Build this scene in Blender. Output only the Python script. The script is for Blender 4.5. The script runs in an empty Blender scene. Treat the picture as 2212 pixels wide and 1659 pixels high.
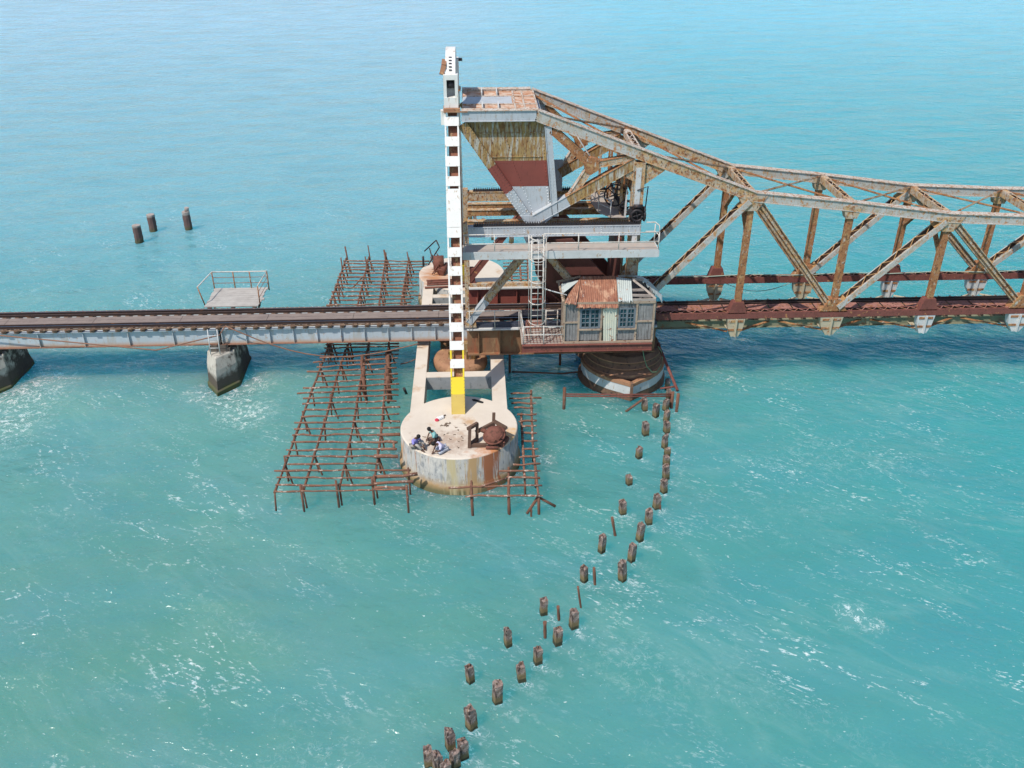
import bpy, bmesh, math, random
from mathutils import Vector as V, Matrix
random.seed(7)
R = math.radians
scn = bpy.context.scene
COL = scn.collection
# ------------------------------------------------------------------ camera
PITCH, YAW = R(29.826), R(2.381)
CAMPOS = V((1.03, -45.3, 24.8))
cd = bpy.data.cameras.new("camera"); cam = bpy.data.objects.new("camera", cd); COL.objects.link(cam)
cam.location = CAMPOS; cam.rotation_euler = (R(90) - PITCH, 0, -YAW)
cd.sensor_width = 36; cd.lens = 1961.57 / 2212 * 36; cd.clip_start = .5; cd.clip_end = 6000
scn.camera = cam
# ------------------------------------------------------------------ light
SUN_DIR = V((0.50, 0.47, -1.0)).normalized()
elev = math.asin(-SUN_DIR.z); az = math.atan2(-SUN_DIR.x, -SUN_DIR.y)
w = bpy.data.worlds.new("World"); scn.world = w; w.use_nodes = True
wn = w.node_tree; bg = wn.nodes['Background']
sky = wn.nodes.new('ShaderNodeTexSky'); sky.sky_type = 'NISHITA'; sky.sun_disc = False
sky.sun_elevation = elev; sky.sun_rotation = az; sky.dust_density = .7; sky.ozone_density = 1.5; sky.air_density = 1.0
wn.links.new(sky.outputs[0], bg.inputs[0]); bg.inputs[1].default_value = 0.145
sd = bpy.data.lights.new("sun", 'SUN'); sd.energy = 4.3; sd.angle = R(.53); sd.color = (1, .95, .87)
so = bpy.data.objects.new("sun", sd); COL.objects.link(so); so.rotation_euler = SUN_DIR.to_track_quat('-Z', 'Y').to_euler()
scn.view_settings.view_transform = 'Standard'; scn.view_settings.look = 'None'
scn.view_settings.exposure = 0.0; scn.view_settings.gamma = 1
# measured photograph points -> places in the world (a point on the plane x=, y= or z=)
_fw = V((math.sin(YAW)*math.cos(PITCH), math.cos(YAW)*math.cos(PITCH), -math.sin(PITCH)))
_rt = V((math.cos(YAW), -math.sin(YAW), 0)); _up = _rt.cross(_fw)
def W(px, py, x=None, y=None, z=None):
    r = _fw + _rt*((px-1106)/1961.57) - _up*((py-829.5)/1961.57)
    if z is not None: t = (z-CAMPOS.z)/r.z
    elif y is not None: t = (y-CAMPOS.y)/r.y
    else: t = (x-CAMPOS.x)/r.x
    return CAMPOS + r*t
def PY(q):
    d = V(q)-CAMPOS; return 829.5-1961.57*(d@_up)/(d@_fw)
# ------------------------------------------------------------------ materials
def mk(name, c1, c2, sc=2.0, layers=(), rough=.8, bump=.15, bsc=25., metallic=0., zb=(), spec=.3, spots=()):
    m = bpy.data.materials.new(name); m.use_nodes = True; t = m.node_tree; N = t.nodes; L = t.links
    b = N['Principled BSDF']; tc = N.new('ShaderNodeTexCoord')
    src = tc.outputs['Object']
    def noise(scale, detail=6, vec=None, off=0):
        mp = N.new('ShaderNodeMapping'); L.new(src, mp.inputs[0])
        mp.inputs['Scale'].default_value = vec or (1, 1, 1); mp.inputs['Location'].default_value = (off, off*1.7, off*.3)
        n = N.new('ShaderNodeTexNoise'); n.inputs['Scale'].default_value = scale; n.inputs['Detail'].default_value = detail
        n.inputs['Roughness'].default_value = .62
        L.new(mp.outputs[0], n.inputs['Vector']); return n.outputs['Fac']
    def rng(f, lo, hi):
        r = N.new('ShaderNodeMapRange'); L.new(f, r.inputs[0]); r.inputs[1].default_value = lo; r.inputs[2].default_value = hi
        return r.outputs[0]
    def mix(f, a, bb):
        x = N.new('ShaderNodeMix'); x.data_type = 'RGBA'
        L.new(f, x.inputs[0])
        if isinstance(a, tuple): x.inputs[6].default_value = (*a, 1)
        else: L.new(a, x.inputs[6])
        if isinstance(bb, tuple): x.inputs[7].default_value = (*bb, 1)
        else: L.new(bb, x.inputs[7])
        return x.outputs[2]
    col = mix(rng(noise(sc), .3, .7), c1, c2)
    for i, (c, vec, lo, hi) in enumerate(layers):
        col = mix(rng(noise(1, 7, vec, 3.1+5*i), lo, hi), col, c)
    if zb:
        sx = N.new('ShaderNodeSeparateXYZ'); L.new(src, sx.inputs[0])
        nn = noise(3, 5, None, 9)
        for c, z0, z1, amp in zb:     # z0 -> none, z1 -> full
            ad = N.new('ShaderNodeMath'); ad.operation = 'MULTIPLY_ADD'; L.new(nn, ad.inputs[0]); ad.inputs[1].default_value = amp
            L.new(sx.outputs[2], ad.inputs[2]); col = mix(rng(ad.outputs[0], z0+amp*.5, z1+amp*.5), col, c)
    for c, pos, scv, r0, r1, nv in spots:      # stains and painted side shade, each with its own place: full inside r0, gone at r1
        mp = N.new('ShaderNodeMapping'); L.new(src, mp.inputs[0]); mp.inputs['Scale'].default_value = scv
        d = N.new('ShaderNodeVectorMath'); d.operation = 'DISTANCE'; L.new(mp.outputs[0], d.inputs[0]); d.inputs[1].default_value = tuple(p*q for p, q in zip(pos, scv))
        a = N.new('ShaderNodeMath'); a.operation = 'MULTIPLY_ADD'; L.new(noise(1, 6, nv, 4), a.inputs[0]); a.inputs[1].default_value = 3.4; L.new(d.outputs['Value'], a.inputs[2])
        col = mix(rng(a.outputs[0], r1+1.7, r0+1.7), col, c)
    L.new(col, b.inputs['Base Color']); b.inputs['Roughness'].default_value = rough; b.inputs['Metallic'].default_value = metallic
    b.inputs['Specular IOR Level'].default_value = spec
    if bump:
        bp = N.new('ShaderNodeBump'); bp.inputs['Strength'].default_value = bump; bp.inputs['Distance'].default_value = .03
        L.new(noise(bsc, 5), bp.inputs['Height']); L.new(bp.outputs[0], b.inputs['Normal'])
    return m
RU1, RU2, RUD, RUO, RUY = (.29, .12, .05), (.43, .215, .10), (.085, .04, .026), (.50, .24, .09), (.48, .33, .14)
M = {}
M['steel_white'] = mk('weathered_pale_steel', (.50, .50, .48), (.42, .39, .34), 1.5, [((.40, .32, .22), (2.5, 2.5, 2.5), .50, .64), (RU2, (5, 5, 5), .56, .63), (RUO, (11, 11, 3), .57, .66), (RUD, (18, 18, 18), .58, .66)], .7, .3)
M['steel_grey'] = mk('grey_painted_steel', (.40, .43, .46), (.49, .51, .53), 1.2, [((.30, .30, .29), (9, 9, 1.2), .54, .72), ((.40, .26, .15), (6, 6, 2), .60, .68), (RUD, (20, 20, 20), .64, .70)], .55, .12)
M['steel_rust'] = mk('rusted_steel', RU1, (.40, .19, .085), 2.5, [((.46, .29, .13), (2.5, 2.5, 2.5), .52, .66), ((.48, .43, .36), (6, 6, 3), .58, .65), (RUD, (11, 11, 11), .53, .64)], .85, .4)
M['steel_mix'] = mk('half_rusted_steel', (.50, .46, .40), (.42, .31, .19), 2.0, [((.50, .32, .15), (3, 3, 3), .47, .60), (RU1, (4, 4, 4), .52, .61), (RUO, (12, 12, 12), .54, .63), (RUD, (15, 15, 7), .56, .64)], .8, .35)
M['steel_top'] = mk('pale_rusty_plate', (.60, .55, .49), (.48, .40, .32), 2.0, [((.40, .22, .12), (5, 5, 5), .50, .60), (RUD, (14, 14, 14), .55, .63)], .8, .3)  # paler than the web steel
M['steel_yellow'] = mk('yellow_stained_steel', (.40, .26, .095), (.29, .19, .09), 3.0, [((.45, .43, .37), (7, 7, 1.1), .50, .62), ((.22, .10, .035), (11, 11, 1.4), .50, .62), (RUD, (24, 24, 5), .56, .66)], .8, .3)
M['girder_rust'] = mk('streaked_brown_girder', (.20, .10, .055), (.27, .155, .08), 1.6, [((.34, .24, .13), (4, 4, .9), .56, .70), ((.28, .10, .05), (3, 3, .8), .50, .64), ((.08, .045, .03), (10, 10, 1.5), .58, .72)], .85, .2)
M['ivory'] = mk('ivory_stained_brace', (.50, .44, .32), (.42, .35, .24), 3, [(RU1, (6, 6, 6), .60, .70)], .8, .2)
M['maroon'] = mk('maroon_primer', (.26, .072, .055), (.20, .058, .045), .8, [((.14, .045, .035), (8, 8, 1.5), .58, .75)], .55, .08)
M['maroon_rust'] = mk('rusty_maroon_steel', (.22, .075, .06), (.16, .055, .042), 2, [(RUO, (5, 5, 5), .62, .7), (RUD, (9, 9, 9), .56, .66)], .75, .25)
M['maroon_dark'] = mk('dark_maroon_steel', (.12, .045, .038), (.16, .06, .045), 1, [(RUD, (4, 4, 2), .55, .7)], .65, .15)
M['rust_gap_shade'] = mk('rust_with_gap_shade', (.075, .038, .025), (.11, .055, .035), 3, [], .9, .1)  # inner webs: rust, darkened to paint the shade between lacing bars
M['lacing'] = mk('ochre_rust_lacing', (.48, .29, .12), (.36, .19, .08), 3, [(RU1, (7, 7, 7), .56, .64)], .8, .2)
M['pink_deck'] = mk('faded_pink_primer_steel', (.40, .19, .155), (.28, .13, .105), 2, [(RUD, (8, 8, 8), .54, .62), (RU1, (4, 4, 4), .50, .62)], .8, .3)
M['deck_rust'] = mk('flaking_roof_plate', (.64, .52, .42), (.54, .36, .25), 1.6, [((.46, .22, .12), (2.6, 2.6, 2.6), .44, .56), ((.30, .11, .055), (9, 9, 9), .58, .68)], .8, .3)
M['white'] = mk('white_paint', (.80, .78, .74), (.70, .68, .64), 1.5, [((.46, .33, .22), (8, 8, 1.6), .57, .68), ((.34, .16, .09), (16, 16, 16), .66, .72)], .5, .08)
M['offwhite'] = mk('chalky_white_paint', (.62, .62, .61), (.50, .50, .49), 1.5, [((.42, .30, .20), (8, 8, 4), .58, .68), (RUD, (18, 18, 18), .64, .70)], .6, .1)
M['railpaint'] = mk('chipped_white_railing_paint', (.66, .64, .60), (.50, .47, .42), 4, [(RU2, (12, 12, 12), .56, .64)], .6, .1)
M['windowrust'] = mk('rust_red_inner_plate', (.22, .08, .05), (.30, .14, .08), 2.5, [((.40, .28, .15), (4, 4, 2), .54, .64), (RUD, (8, 8, 8), .57, .66)], .8, .2)
M['rivet'] = mk('pale_rivet_heads', (.66, .68, .70), (.60, .62, .64), 2, [], .5, 0)  # glints on the rivet heads put into their pale colour
M['yellow'] = mk('yellow_paint', (.80, .62, .035), (.74, .56, .04), 1.5, [], .5, .05)
M['ochre'] = mk('faded_ochre_paint', (.60, .44, .11), (.54, .39, .10), 1.5, [((.45, .28, .10), (6, 6, 2), .62, .75)], .6, .05)
M['girder'] = mk('pale_blue_grey_girder', (.50, .55, .60), (.42, .47, .50), .7, [((.40, .38, .34), (5, 5, 1), .52, .70), (RU2, (7, 7, 4), .61, .68)], .55, .08,
   zb=[((.46, .34, .24), .24, .0, .22)])
M['olive'] = mk('mossy_olive_girder', (.17, .18, .12), (.26, .25, .17), 1.5, [(RU1, (5, 5, 5), .58, .66), ((.4, .36, .28), (9, 9, 9), .62, .68)], .8, .2)
M['rail'] = mk('worn_rail_steel', (.075, .052, .046), (.105, .07, .058), 6, [(RU1, (3, 8, 8), .60, .68)], .5, .05, metallic=.3)
M['railtop'] = mk('polished_rail_head', (.22, .22, .25), (.28, .28, .30), 6, [], .25, 0, metallic=.9)
M['sleeper'] = mk('rusty_sleeper', (.19, .115, .075), (.11, .07, .05), 5, [((.40, .28, .19), (6, 6, 6), .53, .63)], .85, .2)
M['plank'] = mk('grey_purple_plank', (.21, .165, .145), (.27, .215, .185), 2, [((.14, .1, .1), (2, 14, 14), .55, .7)], .85, .1)
M['wood'] = mk('bleached_timber', (.44, .38, .33), (.34, .28, .24), 2, [((.2, .14, .11), (1.5, 20, 20), .56, .7)], .9, .2)
M['deckwood'] = mk('silvery_deck_boards', (.47, .44, .40), (.36, .33, .30), 2, [((.24, .19, .17), (1.2, 12, 12), .58, .74), ((.18, .14, .14), (2, 2, 2), .66, .74)], .9, .2)
M['pole'] = mk('weathered_scaffold_pole', (.17, .078, .05), (.26, .13, .085), 3, [((.50, .40, .33), (5, 7, 7), .57, .64), ((.10, .045, .03), (6, 9, 9), .60, .68)], .9, .4, 30)
M['stake'] = mk('dark_timber_stake', (.13, .06, .04), (.20, .10, .065), 3, [((.35, .25, .2), (6, 6, 3), .62, .7)], .9, .4)
CO1, CO2 = (.60, .54, .45), (.52, .46, .375)
M['conc_top'] = mk('sunbleached_concrete', (.66, .58, .485), (.58, .50, .41), .9, [((.50, .33, .20), (.9, .9, .9), .58, .72), ((.36, .3, .25), (14, 14, 14), .64, .74)], .9, .15, spots=[((.50, .21, .09), (1.6, -11.55, 1.9), (.9, 1.2, .3), .15, 1.1, (2, 2, 2)), ((.60, .36, .16), (2.4, -10.3, 1.9), (1, 1, .3), .1, .9, (2, 2, 2)), ((.46, .22, .11), (-1.6, 8.6, 1.9), (.8, .6, .3), .2, 1.2, (1, 5, 2)), ((.42, .32, .25), (-.4, -10.6, 1.9), (.6, .8, .3), .0, 1.0, (3, 3, 3))])
M['conc_side'] = mk('stained_concrete', (.46, .44, .40), (.34, .34, .33), 1.6, [((.38, .30, .15), (3.6, 3.6, .5), .56, .68), ((.30, .14, .07), (4, 4, .5), .61, .68), ((.20, .21, .215), (5, 5, 1.6), .52, .66), ((.13, .13, .13), (12, 12, 3), .60, .68), ((.62, .60, .54), (7, 7, 2), .6, .7)], .9, .4,
   zb=[((.34, .22, .11), .75, .35, .5), ((.13, .12, .06), .38, .12, .3)], spots=[((.27, .105, .05), (1.5, -11.6, 1.3), (1.7, .1, .12), .45, .75, (7, 7, .4)), ((.36, .24, .12), (.72, -11.9, 1.1), (2.0, .1, .15), .20, .70, (7, 7, .4)), ((.40, .34, .20), (-.2, -12.0, 1.1), (1.8, .2, .3), .0, .7, (8, 8, .5)), ((.45, .26, .13), (-2.4, -9.6, .9), (1, 1, 1), .2, .9, (3, 3, 1))])
M['conc_grey'] = mk('grey_concrete', (.36, .36, .36), (.27, .28, .28), 2, [((.15, .16, .16), (5, 5, 2), .58, .72)], .9, .3)
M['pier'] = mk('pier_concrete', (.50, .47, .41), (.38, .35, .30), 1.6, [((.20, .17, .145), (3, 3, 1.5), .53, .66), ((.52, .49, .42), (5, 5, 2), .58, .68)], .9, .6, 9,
   zb=[((.095, .078, .062), 1.0, .72, .5), ((.085, .095, .04), .34, .12, .55)], spots=[((.075, .06, .05), (.95, .3, .9), (1, .45, .45), .25, .8, (3, 3, 3))])  # spot: shade of the +x side painted into the concrete colour
M['pierdark'] = mk('tide_blackened_pier', (.10, .085, .075), (.14, .12, .10), 2, [((.06, .05, .045), (5, 5, 2), .5, .7)], .9, .4)
M['rustcap'] = mk('rust_stained_cap', (.40, .22, .125), (.30, .15, .085), 1.2, [((.50, .30, .15), (2, 2, 2), .55, .68), ((.2, .1, .06), (6, 6, 6), .56, .68)], .9, .3)
M['caisson'] = mk('dark_rusty_caisson', (.15, .085, .055), (.22, .13, .085), 1.5, [((.24, .13, .08), (3, 3, 3), .56, .68), ((.07, .05, .045), (5, 5, 5), .55, .66)], .9, .3)
M['pile'] = mk('eroded_pile_concrete', (.31, .23, .20), (.20, .15, .13), 4, [((.46, .38, .33), (6, 6, 6), .54, .62), ((.075, .052, .045), (6, 6, 3), .50, .59), ((.16, .10, .05), (12, 12, 12), .57, .63)], .95, 1.0, 8,
   zb=[((.19, .14, .07), .46, .30, .35), ((.06, .06, .035), .18, .08, .2)])
M['pipe'] = mk('old_pipe_pile', (.44, .38, .34), (.26, .20, .17), 3, [], .9, .4, zb=[((.14, .085, .075), 1.25, 1.15, .1), ((.10, .09, .05), .4, .15, .2)])
M['corr'] = mk('rusty_corrugated_iron', (.36, .165, .10), (.27, .115, .075), 1.5, [((.50, .30, .20), (3, 1.5, 3), .50, .64), ((.17, .07, .05), (9, 2, 2), .52, .64), ((.5, .46, .42), (5, 3, 3), .64, .7)], .85, .2)
M['corrpale'] = mk('pale_corrugated_sheet', (.50, .55, .54), (.40, .43, .40), 2, [((.34, .14, .07), (3, 3, 3), .62, .67)], .6, .1)
M['corrcream'] = mk('cream_corrugated_sheet', (.64, .61, .47), (.54, .54, .46), 2, [((.30, .115, .055), (2.6, 2.6, 2.6), .58, .63)], .6, .1)
M['hutwood'] = mk('grey_hut_boards', (.29, .28, .27), (.20, .19, .185), 3, [((.11, .095, .09), (14, 14, 1.2), .53, .66), ((.45, .42, .38), (18, 18, 1.5), .60, .70)], .9, .3)
M['hutframe'] = mk('bare_hut_framing', (.42, .33, .25), (.33, .24, .17), 3, [((.17, .09, .06), (6, 6, 6), .56, .66)], .9, .3)
M['winframe'] = mk('blue_grey_window_frame', (.17, .205, .235), (.13, .15, .165), 4, [((.4, .38, .35), (12, 12, 12), .62, .7)], .8, .1)
M['glass'] = mk('dark_blue_pane', (.012, .045, .062), (.02, .08, .105), 5, [((.01, .015, .02), (4, 4, 4), .5, .56)], .15, 0, spec=.6)
M['dark'] = mk('dark_greasy_steel', (.028, .026, .03), (.05, .042, .045), 6, [(RUD, (6, 6, 6), .6, .7)], .5, .2, metallic=.3)
M['grate'] = mk('beige_plate', (.42, .37, .33), (.36, .31, .27), 3, [((.52, .34, .24), (5, 5, 5), .58, .68)], .8, .1)
M['bluepipe'] = mk('blue_black_beam', (.035, .04, .06), (.055, .06, .08), 3, [((.3, .32, .34), (7, 7, 7), .64, .7)], .5, .1)
M['winch'] = mk('rust_red_drum', (.15, .055, .04), (.20, .08, .055), 3, [(RUD, (6, 6, 6), .52, .66)], .85, .4)
M['winchwood'] = mk('brown_winch_frame', (.15, .09, .06), (.10, .06, .045), 4, [], .85, .3)
M['rope'] = mk('green_rope', (.16, .30, .17), (.12, .24, .14), 6, [], .8, .1)
M['cable'] = mk('pale_green_cable', (.36, .42, .34), (.3, .36, .3), 6, [], .8, .1)
M['rustrod'] = mk('rusty_rod', (.20, .10, .07), (.28, .15, .10), 5, [], .85, .2)
M['skin'] = mk('brown_skin', (.10, .05, .032), (.11, .056, .036), 6, [], .6, .05)
M['hair'] = mk('black_hair', (.012, .01, .01), (.016, .014, .013), 20, [], .7, .2)
def cloth(n, c): return mk(n, c, tuple(k*.82 for k in c), 6, [], .9, .2, 18)
M['purple'] = cloth('violet_shirt', (.30, .27, .62)); M['teal'] = cloth('teal_shirt', (.22, .45, .44)); M['lav'] = cloth('pale_lavender_shirt', (.60, .56, .72))
M['brownpants'] = cloth('brown_trousers', (.17, .11, .09)); M['greypants'] = cloth('grey_trousers', (.48, .50, .56)); M['khaki'] = cloth('khaki_trousers', (.40, .37, .33))
M['red'] = cloth('red_cloth', (.55, .05, .08)); M['whitebag'] = cloth('white_plastic_bag', (.8, .78, .76)); M['black'] = cloth('black_rubber', (.02, .02, .02))
M['litter'] = cloth('brown_litter', (.20, .14, .10)); M['concrust'] = mk('rust_streaked_deck', (.42, .17, .08), (.5, .24, .12), 2, [], .9, .2)
# ------------------------------------------------------------------ object helpers
def thing(name, label, cat, loc=(0, 0, 0), group=None):
    o = bpy.data.objects.new(name, None); COL.objects.link(o); o.location = loc; o.empty_display_size = .3
    o['label'] = label; o['category'] = cat
    if group: o['group'] = group
    return o
def tag(o, label, cat, group=None):
    o['label'] = label; o['category'] = cat
    if group: o['group'] = group
    return o
def wl(o):
    p = V((0, 0, 0))
    while o is not None: p = p + o.location; o = o.parent
    return p
class MB:
    def __init__(s): s.v = []; s.f = []; s.m = []; s.mi = 0; s.sm = []; s.smooth = False
    def face(s, pts): n = len(s.v); s.v += [V(p) for p in pts]; s.f.append(tuple(range(n, n+len(pts)))); s.m.append(s.mi); s.sm.append(s.smooth)
    def addf(s, idx): s.f.append(tuple(idx)); s.m.append(s.mi); s.sm.append(s.smooth)
    def hexa(s, c):       # 8 corners: bottom 4, top 4
        n = len(s.v); s.v += [V(p) for p in c]
        for q in ((0, 3, 2, 1), (4, 5, 6, 7), (0, 1, 5, 4), (1, 2, 6, 5), (2, 3, 7, 6), (3, 0, 4, 7)): s.addf([n+i for i in q])
    def box(s, x0, x1, y0, y1, z0, z1): s.hexa([(x0, y0, z0), (x1, y0, z0), (x1, y1, z0), (x0, y1, z0), (x0, y0, z1), (x1, y0, z1), (x1, y1, z1), (x0, y1, z1)])
    def bar(s, p1, p2, wd, ht, side=(0, 1, 0), os=0., on=0.):
        p1, p2 = V(p1), V(p2); a = (p2-p1).normalized(); sd_ = V(side); sd_ = (sd_ - a*sd_.dot(a)).normalized(); n = a.cross(sd_)
        o = sd_*os + n*on; h, k = sd_*wd/2, n*ht/2
        s.hexa([p1+o-h-k, p1+o+h-k, p1+o+h+k, p1+o-h+k, p2+o-h-k, p2+o+h-k, p2+o+h+k, p2+o-h+k])
    def tube(s, pts, r, seg=6, jit=0.):
        s_ = s.smooth; s.smooth = True; rings = []; pts = [V(p) for p in pts]
        for i, p in enumerate(pts):
            a = (pts[min(i+1, len(pts)-1)]-pts[max(i-1, 0)]).normalized()
            u = a.cross(V((0, 0, 1))) if abs(a.z) < .9 else a.cross(V((0, 1, 0)))
            u.normalize(); v = a.cross(u); rr = r*(1+random.uniform(-jit, jit)); n = len(s.v)
            s.v += [p+(u*math.cos(2*math.pi*k/seg)+v*math.sin(2*math.pi*k/seg))*rr for k in range(seg)]; rings.append(n)
        for a, b in zip(rings, rings[1:]):
            for k in range(seg): s.addf((a+k, a+(k+1) % seg, b+(k+1) % seg, b+k))
        s.smooth = False
        s.addf([rings[0]+k for k in range(seg)][::-1]); s.addf([rings[-1]+k for k in range(seg)]); s.smooth = s_
    def lathe(s, c, prof, seg=48, mis=None, sx=1, sy=1):   # prof [(r,z)...]
        c = V(c); rings = []
        for r, z in prof:
            n = len(s.v); s.v += [c+V((r*sx*math.cos(2*math.pi*k/seg), r*sy*math.sin(2*math.pi*k/seg), z)) for k in range(seg)]; rings.append(n)
        for i, (a, b) in enumerate(zip(rings, rings[1:])):
            if mis: s.mi = mis[i]
            s.smooth = True
            for k in range(seg): s.addf((a+k, a+(k+1) % seg, b+(k+1) % seg, b+k))
        s.smooth = False
        if mis: s.mi = mis[-1]
        s.addf([rings[-1]+k for k in range(seg)])
    def prism(s, poly, d, top_mi=None):    # poly: list of 3D points, extruded by vector d
        n = len(s.v); k = len(poly); d = V(d); s.v += [V(p) for p in poly]+[V(p)+d for p in poly]
        s.addf(list(range(n, n+k))[::-1])
        for i in range(k): s.addf((n+i, n+(i+1) % k, n+k+(i+1) % k, n+k+i))
        if top_mi is not None: o = s.mi; s.mi = top_mi
        s.addf(range(n+k, n+2*k))
        if top_mi is not None: s.mi = o
    def rivets(s, p1, p2, nrm, sp=.16, r=.022):
        p1, p2, nrm = V(p1), V(p2), V(nrm).normalized(); a = (p2-p1); L = a.length
        if L < sp: return
        a.normalize(); u = a.cross(nrm); k = int(L/sp)
        for i in range(k+1):
            p = p1+a*(L*i/k); s.face([p+a*r, p+u*r, p+nrm*r]); s.face([p+u*r, p-a*r, p+nrm*r]); s.face([p-a*r, p-u*r, p+nrm*r]); s.face([p-u*r, p+a*r, p+nrm*r])
    def build(s, name, mats, parent=None):
        me = bpy.data.meshes.new(name); o = bpy.data.objects.new(name, me); COL.objects.link(o)
        off = V((0, 0, 0))
        if parent is not None: o.parent = parent; off = wl(parent)
        me.from_pydata([tuple(p-off) for p in s.v], [], s.f)
        for m in (mats if isinstance(mats, (list, tuple)) else [mats]): me.materials.append(M[m])
        for p, mi, sm in zip(me.polygons, s.m, s.sm): p.material_index = mi; p.use_smooth = sm
        bm = bmesh.new(); bm.from_mesh(me); bmesh.ops.recalc_face_normals(bm, faces=bm.faces); bm.to_mesh(me); bm.free()
        return o
def lerp(a, b, t): return V(a)*(1-t)+V(b)*t
Yv = (0, 1, 0)
def box_member(p1, p2, wd, ht, side=Yv, fl=.05, riv=True, top=1):
    """riveted box: web sides (slot 0), cover plate on top (slot `top`), bottom angles (slot 0)"""
    m = MB(); p1, p2 = V(p1), V(p2); m.bar(p1, p2, wd, ht, side)
    a = (p2-p1).normalized(); sd_ = V(side); sd_ = (sd_-a*sd_.dot(a)).normalized(); n = a.cross(sd_)
    if n.z < 0 or (abs(n.z) < .2 and n.x > 0): n = -n
    m.mi = top; m.bar(p1+n*(ht/2+.012), p2+n*(ht/2+.012), wd+2*fl, .03, side); m.mi = 0
    m.bar(p1-n*(ht/2+.012), p2-n*(ht/2+.012), wd+2*fl, .03, side)
    if riv:
        f = -sd_ if sd_.y > 0 else sd_
        for q in (.33, -.33): m.rivets(p1+f*wd/2+n*ht*q, p2+f*wd/2+n*ht*q, f)
        m.mi = top
        for q in (.4, -.4): m.rivets(p1+n*(ht/2+.027)+f*wd*q, p2+n*(ht/2+.027)+f*wd*q, n)
    return m
def laced(p1, p2, wd, ht, side=Yv, pitch=.46, end=.6, lmi=1):
    m = MB(); p1, p2 = V(p1), V(p2); a = (p2-p1); L = a.length; a.normalize(); sd_ = V(side); sd_ = (sd_-a*sd_.dot(a)).normalized(); n = a.cross(sd_)
    for q in (-1, 1):
        m.bar(p1, p2, .03, ht, side, os=q*wd/2)
        for r in (-1, 1): m.bar(p1, p2, .065, .022, side, os=q*(wd/2-.032), on=r*ht/2)
        m.mi = 2; m.bar(p1, p2, .012, ht*.9, side, os=q*(wd/2-.0235)); m.mi = 0
        f = sd_*q; m.rivets(p1+f*(wd/2+.016)+n*ht*.36, p2+f*(wd/2+.016)+n*ht*.36, f, .2); m.rivets(p1+f*(wd/2+.016)-n*ht*.36, p2+f*(wd/2+.016)-n*ht*.36, f, .2)
    m.mi = lmi
    for r in (-1, 1):
        for t in (0, L-end): m.bar(p1+a*t, p1+a*(t+end), wd*.96, .024, side, on=r*(ht/2+.022))
        k = max(2, int((L-2*end)/pitch)); st = (L-2*end)/k
        for i in range(k):
            q = 1 if i % 2 else -1
            x1 = p1+a*(end+i*st)+n*r*(ht/2+.02)+sd_*q*(wd/2-.04); x2 = p1+a*(end+(i+1)*st)+n*r*(ht/2+.02)-sd_*q*(wd/2-.04)
            m.bar(x1, x2, .042, .015, n.cross(x2-x1))
    return m
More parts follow.
